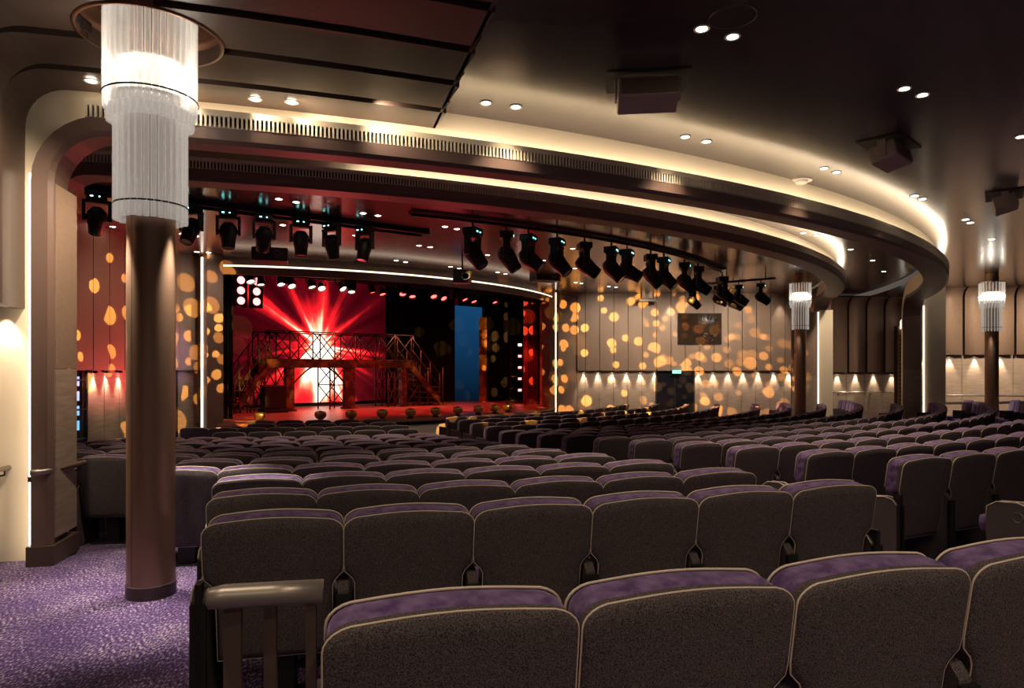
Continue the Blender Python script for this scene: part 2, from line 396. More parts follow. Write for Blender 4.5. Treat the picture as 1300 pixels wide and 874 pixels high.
# vertical cove lights beside the legs
for (r, th, side, z0, z1, w, lab) in ((19.72, R_(12.65), -1, .02, Z(1.50), .165, 'tall light strip behind the near brown pier'),):
    g = MB(); q = th + side * w / r
    vs = [ringp(r - .04, q, z) for z in (z0, z1)] + [ringp(r - .04, q + side * .02 / r, z) for z in (z1, z0)] + \
         [ringp(r, q, z) for z in (z0, z1)] + [ringp(r, q + side * .02 / r, z) for z in (z1, z0)]
    g.add(vs, [(0, 1, 2, 3), (4, 5, 6, 7), (0, 1, 5, 4), (1, 2, 6, 5), (2, 3, 7, 6), (3, 0, 4, 7)], M['glow2'])
    tag(g.build('led_strip'), lab, 'light strip')
for r_0, th_, n_, lab in ((17.43, R_(76), -.045, 'tall light line on the far inner pier'), (19.83, R_(71.6), -.03, 'tall light line on the far outer pier')):
    tag(leg_panel(r_0 - .012, r_0 + .02, th_, n_, -.3, Z(1.7), M['glow3'], 'led_strip'), lab, 'light strip')
# ribbed soffit that folds down into the left wall
COLX, COLY = -2.388, 4.52
edges = [19.58, 20.0, 20.57, 21.14, 21.71, 22.28, 22.85, 23.4]
cut = MB().lathe((COLX, COLY), [(0, 3.2), (.435, 3.2), (.435, 4.4), (0, 4.4)], 64); cutter = cut.build('cutter', M['rib'])
legth = [11.9, 12.1, 12.3, 12.5, 12.8, 13.2, 13.8]
endth = [21.3, 21.15, 21.0, 20.85, 20.7, 20.55, 20.4]
for k in range(7):
    r0, r1 = edges[k] + (.0 if k == 0 else .10), edges[k + 1]
    th = R_(legth[k]); zt = Z(2.20); rc = .30
    pth = arch_path(th, R_(endth[k]), zt, rc, Z(.47), 20, right=False)
    m = MB(); sweep(m, pth, [(0, r0), (.03, r0 - .01), (.10, r0 - .01), (.10, r1 + .05), (.045, r1 + .05), (.045, r1), (.0, r1)], M['rib'])
    o = m.build('ceiling_panel')
    md = o.modifiers.new('b', 'BOOLEAN'); md.object = cutter; md.solver = 'EXACT'; md.operation = 'DIFFERENCE'
    dg = bpy.context.evaluated_depsgraph_get(); me = bpy.data.meshes.new_from_object(o.evaluated_get(dg))
    o.modifiers.clear(); o.data = me; o.name = 'ceiling'; struct(o)
    m = MB(); sweep(m, pth, [(.05, r1 - .03), (.05, r1 + .13), (.12, r1 + .13), (.12, r1 - .03)], M['groove'])
    o = m.build('ceiling_groove')
    md = o.modifiers.new('b', 'BOOLEAN'); md.object = cutter; md.solver = 'EXACT'; md.operation = 'DIFFERENCE'
    dg = bpy.context.evaluated_depsgraph_get(); me = bpy.data.meshes.new_from_object(o.evaluated_get(dg))
    o.modifiers.clear(); o.data = me; o.name = 'ceiling'; struct(o)
bpy.data.objects.remove(cutter)
# end face of the ribbed soffit against the main ceiling
m = MB(); A_, B_ = ringp(19.55, R_(21.3), 0), ringp(23.4, R_(20.4), 0); Xe, Le = plane_frame(B_, A_); m.box((0, -.012, Z(2.20)), (Le, .012, Z(2.36)), M['groove'], Xe); struct(m.build('trim_13'))
m = MB(); m.lathe((COLX, COLY), [(.425, Z(2.19)), (.445, Z(2.19)), (.445, Z(2.33)), (.40, Z(2.345)), (0, Z(2.35))], 64, M['recess'], smooth=True); struct(m.build('trim_14'))
# left wall beneath the ribs and the lit return beside the pier
lw = MB(); lw.box((-4.25, -3, 0), (-4.02, 5.4, Z(.5)), M['wains']); struct(lw.build('wall_left'))
lw = MB(); lw.box((-4.25, 5.38, 0), (-3.80, 5.52, Z(.6)), M['cream']); struct(lw.build('wall_left'))
lw = MB(); lw.box((-4.6, -3, Z(.5)), (-4.3, 5.5, Z(2.3)), M['rib']); struct(lw.build('wall_left'))
b = MB(); b.box((-4.02, -3, 0), (-3.99, 5.36, .15), M['base']); b.box((-4.02, 5.34, 0), (-3.78, 5.38, .15), M['base']); struct(b.build('baseboard_left'))

# ------------------------------------------------------------------ panelled walls
def panel_wall(name, a, b, z0, zs, zt, pitch, up, low, start=0, out=.10, doors=(), curve=0):
    X, Lg = plane_frame(a, b)
    back = MB(); back.box((0, .05, z0), (Lg, .15, zt + .1), M['seam'], X)
    xs = []; x = start
    while x < Lg - .02: xs.append((x, min(x + pitch, Lg))); x += pitch
    if start > 0: xs.insert(0, (0, start))
    g = .009
    for x0, x1 in xs:
        if curve:
            prof = [(out, zs)] + [(out, zt - curve)] + [(out + curve - curve * Co(q), zt - curve + curve * S(q)) for q in (PI / 8 * i for i in range(1, 5))]
            prof2 = [(y_ - .03 if i == 0 else y_, z_) for i, (y_, z_) in enumerate(prof)]
            vs = []
            for xx in (x0 + .03, x1 - .03):
                vs += [X @ Vector((xx, -y_, z_)) for y_, z_ in prof]
            k = len(prof)
            back.add(vs, [(i, i + 1, k + i + 1, k + i) for i in range(k - 1)], up, True)
            for xx in (x0 + .03, x1 - .03):
                vs = [X @ Vector((xx, -y_, z_)) for y_, z_ in prof] + [X @ Vector((xx, .04, z_)) for y_, z_ in prof]
                back.add(vs, [(i, i + 1, k + i + 1, k + i) for i in range(k - 1)], M['groove'])
            back.box((x0 + .03, -out, zs), (x1 - .03, .05, zs + .01), up, X)
        else:
            back.box((x0 + g, -out, zs), (x1 - g, .05, zt + .1), up, X)
        dd = [d for d in doors if d[0] < x1 and d[1] > x0]
        segs = [(x0, x1)]
        for d in dd:
            ns = []
            for s0, s1 in segs:
                if d[0] > s0: ns.append((s0, min(d[0], s1)))
                if d[1] < s1: ns.append((max(d[1], s0), s1))
            segs = ns
        for s0, s1 in segs:
            if s1 - s0 > .03: back.box((s0 + g * .6, 0, z0), (s1 - g * .6, .05, zs), low, X)
    struct(back.build(name)); return X, Lg, xs
def wall_lamp(X, x, z, y, wpow, lab, i):
    t = empty('wall_downlight', X @ Vector((x, y, z)), 0, lab, 'wall light', 'row of small downlights under the wall panels')
    m = MB(); m.lathe((0, 0), [(0, -.005), (.035, -.005), (.035, -.045), (.028, -.045), (.028, -.02), (0, -.02)], 12, M['darkmetal']); m.build('housing', None, t)
    m = MB(); m.cyl((0, 0), .026, -.04, -.036, 12, M['lampdisc']); m.build('lens', None, t)
    p = X @ Vector((x, y, z - .06)); q = X @ Vector((x, -.005, z - .9))
    lamp('SPOT', p, wpow, WARM, q, spot_size=R_(58), spot_blend=.8, shadow_soft_size=.02, name='wall_downlight_lamp')

# right-hand wall
RWa, RWb = (2.16, 22.8), (9.45, 22.8)
dX0, dX1 = 4.79 - 2.16, 6.10 - 2.16
X, Lg, xs = panel_wall('wall_right', RWa, RWb, ZF, HC - .05, Z(2.52), .474, M['wallup'], M['wains'], start=.28, doors=((dX0, dX1),))
d = MB(); d.box((dX0, .0, ZF), (dX1, .06, HC - .06), M['doorblack'], X); d.box((dX0, -.02, ZF), (dX0 + .05, .02, HC - .06), M['black'], X)
d.box((dX1 - .05, -.02, ZF), (dX1, .02, HC - .06), M['black'], X); d.box((dX0 + .63, -.012, ZF), (dX0 + .67, .01, HC - .08), M['black'], X); struct(d.build('door_1'))
t = empty('exit_sign', X @ Vector((dX0 + .68, -.13, HC - .09)), 0, 'small glowing teal exit sign above the black double door', 'sign')
m = MB(); m.box((-.14, -.02, -.05), (.14, .02, .05), M['exit']); m.build('sign_face', None, t)
m = MB(); m.box((-.15, .02, -.055), (.15, .035, .055), M['black']); m.box((-.1, -.024, -.02), (-.03, -.021, .02), M['white']); m.box((.0, -.024, -.02), (.09, -.021, .02), M['white']); m.build('housing', None, t)
n = 0
for pxx in (741, 759, 777, 795, 813, 831, 886, 905, 924, 943, 962, 982, 1001):
    n += 1; lx = (pxx - 650) / F * 22.8 - 2.16
    wall_lamp(X, lx, HC - .05, -.045, 62, 'small wall downlight %s from the stage on the beige wall' % ordn(n), n)
# control window in the wall
t = empty('control_window', X @ Vector(((887 - 650) / F * 22.8 - 2.16, -.10, Z(1.34))), 0, 'dark control-booth window high in the beige panelled wall', 'window')
m = MB(); m.box((-.73, -.03, -.52), (.73, .0, .52), M['black']); m.build('frame', None, t)
m = MB(); m.box((-.69, -.036, -.48), (.69, -.03, .48), M['windowdark']); m.build('glass', None, t)
m = MB()
rnd = random.Random(3)
for i in range(16):
    x0 = rnd.uniform(-.3, .6); z0 = rnd.uniform(-.4, .4); m.tube([(x0, -.05, z0), (x0 + rnd.uniform(-.18, .18), -.05, z0 + rnd.uniform(-.18, .18))], .02, 6, M['blackplastic'])
for i in range(6):
    x0 = rnd.uniform(-.1, .5); z0 = rnd.uniform(-.3, .3); m.box((x0, -.06, z0), (x0 + .12, -.04, z0 + .08), M['rust'])
m.build('equipment', None, t)
# slim panel between the LED strip and the wall
X, Lg, xs = panel_wall('wall_right', (1.42, 22.25), (2.16, 22.8), ZF, Z(2.4), Z(2.52), 1.0, M['wallup'], M['wallup'])
# left wall from pier to stage
X, Lg, xs = panel_wall('wall_left', (-7.36, 10.2), (-7.3, 14.85), ZF, HC - .02, Z(2.52), .47, M['wallup'], M['wains'], start=.2, doors=((.2, 1.62),))
LWX = X
n = 0
for pxx in (118.5, 134, 150):
    Yk = 7.33 * F / (650 - pxx); n += 1
    wall_lamp(X, Yk - 10.2, HC - .02, -.045, 45, 'small wall downlight %s from the near pier on the reddish wall' % ordn(n), n)
X, Lg, xs = panel_wall('wall_left', (-7.3, 14.85), (-6.98, 15.5), ZF, HC - .02, Z(2.52), 1.0, M['wallup'], M['wains'])
# blue-lit booth seen past the pier
t = empty('equipment_rack', LWX @ Vector((.9, .1, ZF)), 0, 'blue-lit equipment rack in the dark opening of the reddish wall', 'equipment')
m = MB(); m.box((.0, -.7, 0), (.08, .7, 2.0), M['black']); m.build('cabinet', None, t)
m = MB()
for i in range(7):
    for j in range(4):
        if (i * 3 + j) % 5 != 4: m.box((.08, -.62 + j * .3, .2 + i * .25), (.1, -.4 + j * .3, .36 + i * .25), M['bluescreen'])
m.build('screen', None, t)
m = MB()
for j in range(5): m.tube([(.13, -.64 + j * .32, .05), (.13, -.64 + j * .32, 1.95)], .02, 6, M['blackplastic'])
for j in range(4): m.tube([(.13, -.66, .3 + j * .5), (.13, .66, .3 + j * .5)], .018, 6, M['blackplastic'])
m.build('rail', None, t)
# wall between the two far piers and the outer wall on the right
X, Lg, xs = panel_wall('wall_right', (10.55, 22.8), (13.3, 22.8), -.6, HC - .11, Z(2.36), .605, M['pier'], M['wains'], curve=.34, out=.14)
MX = X
for i, (x0, x1) in enumerate(xs):
    wall_lamp(X, (x0 + x1) / 2, HC - .11, -.05, 50, 'small wall downlight %s between the two far piers' % ordn(i + 1), i)
X, Lg, xs = panel_wall('wall_right', (11.95, 20.4), (17.0, 19.2), -.5, HC + .42, Z(2.36), .66, M['pier'], M['wains'], curve=.3, out=.14)
OX = X
for i, (x0, x1) in enumerate(xs[:4]):
    wall_lamp(X, (x0 + x1) / 2, HC + .42, -.05, 60, 'small wall downlight %s from the far outer pier' % ordn(i + 1), i)
# wall bits that close gaps
m = MB(); m.box((9.4, 22.75, -.6), (10.6, 22.95, Z(2.5)), M['pier']); struct(m.build('wall_right'))
m = MB(); Xq, Lq = plane_frame((13.25, 22.9), (11.9, 20.5)); m.box((0, -.05, -.6), (Lq, .05, Z(2.4)), M['pier'], Xq); struct(m.build('wall_right'))
m = MB(); m.box((16.9, -4, -.6), (17.2, 19.3, Z(2.5)), M['wallup']); struct(m.build('wall_right'))

# ------------------------------------------------------------------ stage
P1 = Vector((-6.5, 15.0, 0)); U = Vector((.755, .656, 0)); V = Vector((-.656, .755, 0))
ZS = HC - 1.20
SX = Matrix(((U.x, V.x, 0, P1.x), (U.y, V.y, 0, P1.y), (0, 0, 1, ZS), (0, 0, 0, 1)))   # local: x across, y upstage, z above stage floor
def stg(u, v, z): return SX @ Vector((u, v, z))
# stage floor: thrust arc in front plus deep rectangle
m = MB(); pts = []
for i in range(41):
    t_ = R_(8.3) + R_(62) * i / 40; pts.append(ringp(9.75, t_, ZS))
pts += [stg(10.4, .0, 0), stg(10.4, .6, 0), stg(12.8, .6, 0), stg(12.8, 5.25, 0), stg(-2.8, 5.25, 0), stg(-2.8, .6, 0), stg(.15, .6, 0), stg(.15, 0, 0)]
k = len(pts); low = [p - Vector((0, 0, .06)) for p in pts]
m.add(pts + low, [tuple(range(k))] + [(i, (i + 1) % k, k + (i + 1) % k, k + i) for i in range(k)], M['stagefloor'])
tag(m.build('stage_deck'), 'wide red-lit stage deck with a curved front edge', 'stage')
m = MB(); sweep(m, [(R_(8.3) + R_(62) * i / 40, ZF, 0, 1) for i in range(41)], [(0, 9.62), (0, 9.68), (ZS - ZF - .14, 9.68), (ZS - ZF - .14, 9.62)], M['skirt'])
sweep(m, [(R_(8.3) + R_(62) * i / 40, ZF, 0, 1) for i in range(41)], [(ZS - ZF - .14, 9.62), (ZS - ZF - .14, 9.70), (ZS - ZF - .06, 9.70), (ZS - ZF - .06, 9.62)], M['black'])
struct(m.build('trim_15'))
# proscenium side posts, white LED lines, header
def post(u0, u1, v0, v1, z0, z1, mt, name):
    mm = MB(); mm.box((u0, v0, z0), (u1, v1, z1), mt, SX); return struct(mm.build(name))
post(-.22, .12, -.1, .25, ZF - ZS, 3.72, M['beam'], 'trim_16')
post(10.1, 10.34, -.1, .25, ZF - ZS, 3.72, M['beam'], 'trim_17')
post(-6, -.7, .3, .5, ZF - ZS, 3.72, M['black'], 'wall_left'); post(11.1, 16, .3, .5, ZF - ZS, 3.72, M['black'], 'wall_right')
for q, lab in ((Vector((-6.80, 15.04, 0)), 'tall white light line beside the near edge of the stage opening'), (Vector((1.395, 21.95, 0)), 'tall white light line between the red curtain and the beige wall')):
    mm = MB(); w = .026
    mm.box((q.x - w, q.y - .06, ZF + .1), (q.x + w, q.y - .02, Z(2.46)), M['strip'])
    t = mm.build('led_strip'); tag(t, lab, 'light strip')
    mm = MB(); mm.box((q.x - .09, q.y - .015, ZF), (q.x + .09, q.y + .1, Z(2.5)), M['groove']); struct(mm.build('trim_18'))
# valance arc over the stage
m = MB(); vp = [(R_(7.5) + R_(66) * i / 60, 0, 0, 1) for i in range(61)]
sweep(m, vp, [(Z(2.10), 9.46), (Z(2.10), 9.54), (Z(2.27), 9.56), (Z(2.27), 9.40), (Z(2.12), 9.40)], M['beam']); struct(m.build('trim_19'))
m = MB(); sweep(m, vp, [(Z(2.27), 9.40), (Z(2.27), 9.46), (Z(2.56), 9.30), (Z(2.56), 9.24)], M['ceil_red']); struct(m.build('trim_20'))
m = MB(); sweep(m, vp, [(Z(2.275), 9.49), (Z(2.31), 9.49), (Z(2.31), 9.545), (Z(2.275), 9.545)], M['glow3']); tag(m.build('led_strip'), 'warm light strip along the curved valance above the stage', 'light strip')
# stage house: black walls and lid
post(-3, 13, 9.4, 9.6, -.1, 4.6, M['black'], 'wall_stage_back'); post(-3.1, -2.9, .3, 9.5, -.1, 4.6, M['black'], 'wall_stage_left'); post(12.9, 13.1, .3, 9.5, -.1, 4.6, M['black'], 'wall_stage_right')
post(-3, 13, -2.6, 9.6, 4.2, 4.3, M['black'], 'ceiling')
# video wall
t = empty('video_wall', stg(5.25, 5.35, 0), math.atan2(U.y, U.x), 'huge video wall showing a red and white light burst behind the stage set', 'screen')
m = MB(); m.box((-5.3, 0, .12), (5.3, .05, 4.15), M['led']); m.build('screen', None, t)
m = MB(); m.box((-5.35, .05, 0), (5.35, .2, 4.2), M['black']); m.build('frame', None, t)
# the dark curtain, blue cyclorama, posts and red curtains on the far side
def drape(name, u0, u1, v, z0, z1, mt, lab, waves=8, amp=.06, cat='curtain', grp=None):
    mm = MB(); n_ = waves * 8; vs = []; fs = []
    for i in range(n_ + 1):
        uu = u0 + (u1 - u0) * i / n_; vv = v + amp * S(2 * PI * waves * i / n_)
        vs += [stg(uu, vv, z0), stg(uu, vv, z1), stg(uu, vv + .03, z0), stg(uu, vv + .03, z1)]
    for i in range(n_):
        a = i * 4; fs += [(a, a + 4, a + 5, a + 1), (a + 2, a + 3, a + 7, a + 6), (a + 1, a + 5, a + 7, a + 3), (a, a + 2, a + 6, a + 4)]
    fs += [(0, 1, 3, 2), (n_ * 4, n_ * 4 + 2, n_ * 4 + 3, n_ * 4 + 1)]
    mm.add(vs, fs, mt, True); return tag(mm.build(name), lab, cat, grp)
def u_at(xp, v):      # stage u coordinate seen in direction xp at depth v
    k_ = (xp - 650) / F; A = P1 + V * v
    return (k_ * A.y - A.x) / (U.x - k_ * U.y)
drape('stage_curtain', u_at(272, 1.2), u_at(296, 1.2), 1.2, 0, 4.1, M['black'], 'black side curtain at the near edge of the stage', 4)
drape('stage_curtain', u_at(490, 4.9), u_at(578, 4.9) - .02, 4.9, 0, 4.1, M['black'], 'wide black curtain covering the dark end of the video wall', 8)
m = MB(); m.box((u_at(575, 5.25), 5.2, .0), (u_at(611, 5.25), 5.25, 3.6), M['cyc'], SX); tag(m.build('cyclorama'), 'tall blue backcloth with its light as self-glow, between the black curtains', 'backcloth')
m = MB(); m.box((u_at(612, 4.0), 4.0, 0), (u_at(618, 4.0), 4.18, 3.1), M['orange'], SX); tag(m.build('stage_post'), 'slim rusty orange post, coloured as warmly lit, in front of the blue backcloth', 'post')
drape('stage_curtain', u_at(618, 4.2), u_at(664, 4.2), 4.3, 0, 4.1, M['black'], 'black curtain between the rusty post and the tower of lamps', 6)
drape('stage_curtain', u_at(666, 1.6), u_at(682, 1.6), 1.6, 0, 4.1, M['redcurtain'], 'deep red velvet curtain gathered at the far side of the stage', 5)
m = MB(); m.box((u_at(688, .9), .8, 0), (u_at(697, .9), 1.0, 3.4), M['orange'], SX); tag(m.build('stage_post'), 'orange post, coloured as warmly lit, right beside the red velvet curtain', 'post')
# lamp tower at the far side
t = empty('lamp_tower', stg(u_at(656, 2.6), 2.6, 0), math.atan2(U.y, U.x), 'black ladder tower with a column of small red lamps', 'lamp tower')
m = MB()
for s_ in (-.28, .28): m.tube([(s_, 0, 0), (s_, 0, 2.3)], .02, 6, M['darkmetal'])
for i in range(6): m.tube([(-.28, 0, .1 + i * .42), (.28, 0, .1 + i * .42)], .015, 6, M['darkmetal'])
m.box((-.35, -.2, 0), (.35, .2, .05), M['darkmetal']); m.build('ladder_frame', None, t)
for i in range(5):
    m = MB(); m.lathe((0, 0), [(0, -.09), (.08, -.09), (.06, .05), (0, .08)], 12, M['blackplastic']); m.xf(Matrix.Translation((.02, -.04, .45 + i * .4)) @ Matrix.Rotation(-PI / 2, 4, 'X'))
    h = m.build('lamp_head', None, t)
    m = MB(); m.box((-.05, -.165, .42 + i * .4), (.08, -.135, .5 + i * .4), M['pinkbulb'] if i < 4 else M['warmbulb']); m.build('bulb', None, h)
# footlights along the stage edge
FL = [(330, 529.5), (407, 527), (446, 526), (485, 525), (521, 525), (553, 523.5), (581, 522), (607, 521), (628, 519.5), (645, 518)]
proto = None
for i, (x_, y_) in enumerate(FL):
    best = min((abs((650 + F * ringp(9.5, R_(a / 20)).x / ringp(9.5, R_(a / 20)).y) - x_), a) for a in range(0, 1600))
    p = ringp(9.5, R_(best[1] / 20), ZS)
    lab = 'round gold footlight on the stage edge, %s from the near end' % ordn(i + 1)
    if proto is None:
        proto = empty('footlight', p, 0, lab, 'footlight', 'footlights along the stage edge')
        m = MB(); m.lathe((0, 0), [(0, 0), (.09, 0), (.09, .02), (.05, .04), (.05, .06)], 16, M['darkmetal']); m.build('base', None, proto)
        m = MB(); m.lathe((0, 0), [(.0, .05)] + [(.135 * S(a), .16 - .12 * Co(a)) for a in (PI / 10 * j for j in range(1, 8))] + [(.11, .2), (0, .19)], 20, M['gold'], smooth=True); m.build('bowl', None, proto)
        m = MB(); m.lathe((0, 0), [(0, .2), (.1, .2), (.08, .23), (0, .25)], 16, M['rust'], smooth=True); m.build('cap', None, proto)
    else:
        q = copy_tree(proto); q.location = p; q['label'] = lab
# the scaffold bridge set
t = empty('scaffold_bridge', stg(0, 3.3, 0), math.atan2(U.y, U.x), 'rusty metal scaffold bridge with cross-braced railing and a stair at each end', 'stage set')
ua, ub = u_at(345, 3.3), u_at(520, 3.3); DZ = 1.42; RZ = 2.28; W2 = .9
m = MB(); m.box((ua - .2, -.1, DZ - .10), (ub + .1, W2, DZ + .04), M['rust']); m.box((ua - .2, -.14, DZ - .18), (ub + .1, -.08, DZ + .06), M['rust']); m.build('deck', None, t)
def brace(mm, u0, u1, z0, z1, y, r=.017, both=True):
    mm.tube([(u0, y, z0), (u1, y, z1)], r, 6, M['scaff'])
    if both: mm.tube([(u0, y, z1), (u1, y, z0)], r, 6, M['scaff'])
for yy, nm in ((-.08, 'railing'), (W2, 'railing')):
    mm = MB(); nb = 7
    mm.tube([(ua - .2, yy, RZ), (ub + .1, yy, RZ)], .022, 6, M['scaff']); mm.tube([(ua - .2, yy, DZ + .06), (ub + .1, yy, DZ + .06)], .02, 6, M['scaff'])
    for i in range(nb + 1):
        uu = ua - .2 + (ub - ua + .3) * i / nb; mm.tube([(uu, yy, DZ), (uu, yy, RZ)], .02, 6, M['scaff'])
        if i < nb: brace(mm, uu, uu + (ub - ua + .3) / nb, DZ + .06, RZ, yy)
    mm.build(nm, None, t)
for xp, w_ in ((367, .12), (443, .16), (511, .09)):
    uu = u_at(xp, 3.3); mm = MB(); mm.box((uu - w_, -.1, 0), (uu + w_, .1, DZ - .05), M['rust']); mm.box((uu - w_ - .05, -.14, 0), (uu + w_ + .05, .14, .06), M['rust']); mm.build('pillar', None, t)
for x0, x1, n_ in ((334, 362, 2), (417, 438, 1), (491, 508, 2), (515, 531, 1), (303, 330, 2)):
    u0, u1 = u_at(x0, 3.4), u_at(x1, 3.4); mm = MB(); top = DZ - .1 if x0 > 331 else 1.0
    for yy in (.0, .8):
        for i in range(n_ + 1): mm.tube([(u0 + (u1 - u0) * i / n_, yy, 0), (u0 + (u1 - u0) * i / n_, yy, top)], .022, 6, M['scaff'])
        for i in range(n_):
            brace(mm, u0 + (u1 - u0) * i / n_, u0 + (u1 - u0) * (i + 1) / n_, .1, top * .55, yy); brace(mm, u0 + (u1 - u0) * i / n_, u0 + (u1 - u0) * (i + 1) / n_, top * .55, top, yy)
        mm.tube([(u0, yy, top * .55), (u1, yy, top * .55)], .018, 6, M['scaff']); mm.tube([(u0, yy, .1), (u1, yy, .1)], .018, 6, M['scaff'])
    mm.build('braced_frame', None, t)
mm = MB(); uL, uR = u_at(372, 3.3), u_at(436, 3.3)
mm.tube([(uL + (uR - uL) * i / 14, -.05, DZ - .62 + .52 * S(PI * i / 14)) for i in range(15)], .025, 6, M['scaff']); mm.build('arch_rib', None, t)
def stair(u0, u1, z0, z1, n_, nm):
    mm = MB()
    for yy in (-.1, .75):
        mm.add([(u0, yy - .03, z0), (u1, yy - .03, z1), (u1, yy - .03, z1 - .26), (u0, yy - .03, z0 - .26), (u0, yy + .03, z0), (u1, yy + .03, z1), (u1, yy + .03, z1 - .26), (u0, yy + .03, z0 - .26)],
               [(0, 1, 2, 3), (4, 5, 6, 7), (0, 1, 5, 4), (1, 2, 6, 5), (2, 3, 7, 6), (3, 0, 4, 7)], M['rust'])
        mm.tube([(u0, yy, z0 + .8), (u1, yy, z1 + .85)], .018, 6, M['scaff']); mm.tube([(u0, yy, z0 + .4), (u1, yy, z1 + .45)], .015, 6, M['scaff'])
        for i in range(4):
            f_ = i / 3; uu = u0 + (u1 - u0) * f_; zz = z0 + (z1 - z0) * f_; mm.tube([(uu, yy, zz - .1), (uu, yy, zz + .82)], .018, 6, M['scaff'])
    for i in range(n_):
        f_ = (i + .5) / n_; uu = u0 + (u1 - u0) * f_; zz = z0 + (z1 - z0) * f_ - .1; mm.box((uu - .13, -.1, zz), (uu + .13, .75, zz + .03), M['scaff'])
    mm.build(nm, None, t)
stair(u_at(302, 3.3), ua - .1, .35, DZ - .02, 6, 'stair'); stair(u_at(556, 3.3), ub, .25, DZ - .02, 6, 'stair')
for x0, x1 in ((296, 312), (541, 560)):
    u0, u1 = u_at(x0, 3.3), u_at(x1, 3.3); mm = MB()
    for yy in (-.1, .75):
        for uu in (u0, u1): mm.tube([(uu, yy, 0), (uu, yy, 1.25 if x0 > 500 else .9)], .018, 6, M['scaff'])
    for i in range(4): mm.box((min(u0, u1), -.1, .08 + i * .17), (max(u0, u1), .75, .11 + i * .17), M['scaff'])
    mm.build('step_ladder', None, t)
# black loudspeaker box under the bridge
m = MB(); u0 = u_at(346, 3.0); m.box((u0 - .28, 2.8, .12), (u0 + .32, 3.2, .75), M['blackplastic'], SX); m.box((u0 - .32, 2.75, 0), (u0 + .36, 3.25, .1), M['darkmetal'], SX)
tag(bevel(m.build('stage_monitor'), .02), 'black loudspeaker box standing under the near end of the scaffold bridge', 'loudspeaker')

# ------------------------------------------------------------------ stage lanterns above the stage
t = empty('lighting_truss', stg(5, 1.5, 3.62), math.atan2(U.y, U.x), 'black lighting truss spanning the stage behind the valance', 'truss')
m = MB()
for yy, zz in ((-.15, 0), (.15, 0), (-.15, .3), (.15, .3)): m.tube([(-5.4, yy, zz), (5.6, yy, zz)], .025, 6, M['darkmetal'])
m.build('chord', None, t)
m = MB()
for i in range(36):
    for yy in (-.15, .15): m.tube([(-5.4 + i * .305, yy, 0 if i % 2 else .3), (-5.4 + (i + 1) * .305, yy, .3 if i % 2 else 0)], .014, 5, M['darkmetal'])
m.build('lattice', None, t)
m = MB(); m.box((-1.8, -.35, .12), (1.9, -.25, .24), M['rust']); m.build('pale_batten', M['rust'], t)
for i in range(6):
    m = MB(); uu = -4.6 + i * 1.75; m.box((uu - .13, -.3, -.25), (uu + .13, -.15, .34), M['black']); m.build('drop_arm', None, t)
lp = None; rnd = random.Random(11)
for i in range(17):
    uu = u_at(318 + i * 19.4, 1.3); kindb = 'warm' if i < 8 else 'red'
    p = stg(uu, 1.35 + (i % 2) * .3, 3.45)
    lab = 'black par lantern on the stage truss, %s from the near end' % ordn(i + 1)
    if lp is None or i == 8:
        lp = empty('par_lantern', p, 0, lab, 'lantern', 'par lanterns on the stage truss')
        m = MB(); m.lathe((0, 0), [(0, .1), (.06, .1), (.09, -.02), (.11, -.14), (.10, -.14), (.08, -.06)], 14, M['blackplastic']); m.build('can', None, lp)
        m = MB(); m.lathe((0, 0), [(0, -.1), (.092, -.1), (.06, -.07), (0, -.06)], 14, M['warmbulb'] if i == 0 else M['redbulb']); m.build('bulb', None, lp)
        m = MB(); m.tube([(-.13, 0, -.02), (-.13, 0, .16), (0, 0, .24), (.13, 0, .16), (.13, 0, -.02)], .014, 6, M['darkmetal']); m.build('yoke', None, lp)
        q = lp
    else: q = copy_tree(lp); q.location = p; q['label'] = lab
    q.rotation_euler = (R_(-30 + rnd.uniform(-15, 15)) + 0, 0, math.atan2(U.y, U.x) + rnd.uniform(-.4, .4))
k = 0
for x_ in (306, 326):
    k += 1
    t = empty('lamp_cluster', stg(u_at(x_, 2.0), 2.0, 3.2), math.atan2(U.y, U.x), 'pink three-lamp cluster near the top corner of the stage, %s of two' % ordn(k), 'lantern', 'pink lamp clusters')
    m = MB(); m.box((-.16, 0, -.42), (.16, .12, .42), M['blackplastic']); m.build('housing', None, t)
    for j in range(3):
        m = MB(); m.lathe((0, 0), [(0, 0), (.10, 0), (.07, .03), (0, .04)], 12, M['pinkbulb']); m.xf(Matrix.Translation((0, 0, -.26 + j * .26)) @ Matrix.Rotation(PI / 2, 4, 'X')); m.build('lamp_face', None, t)

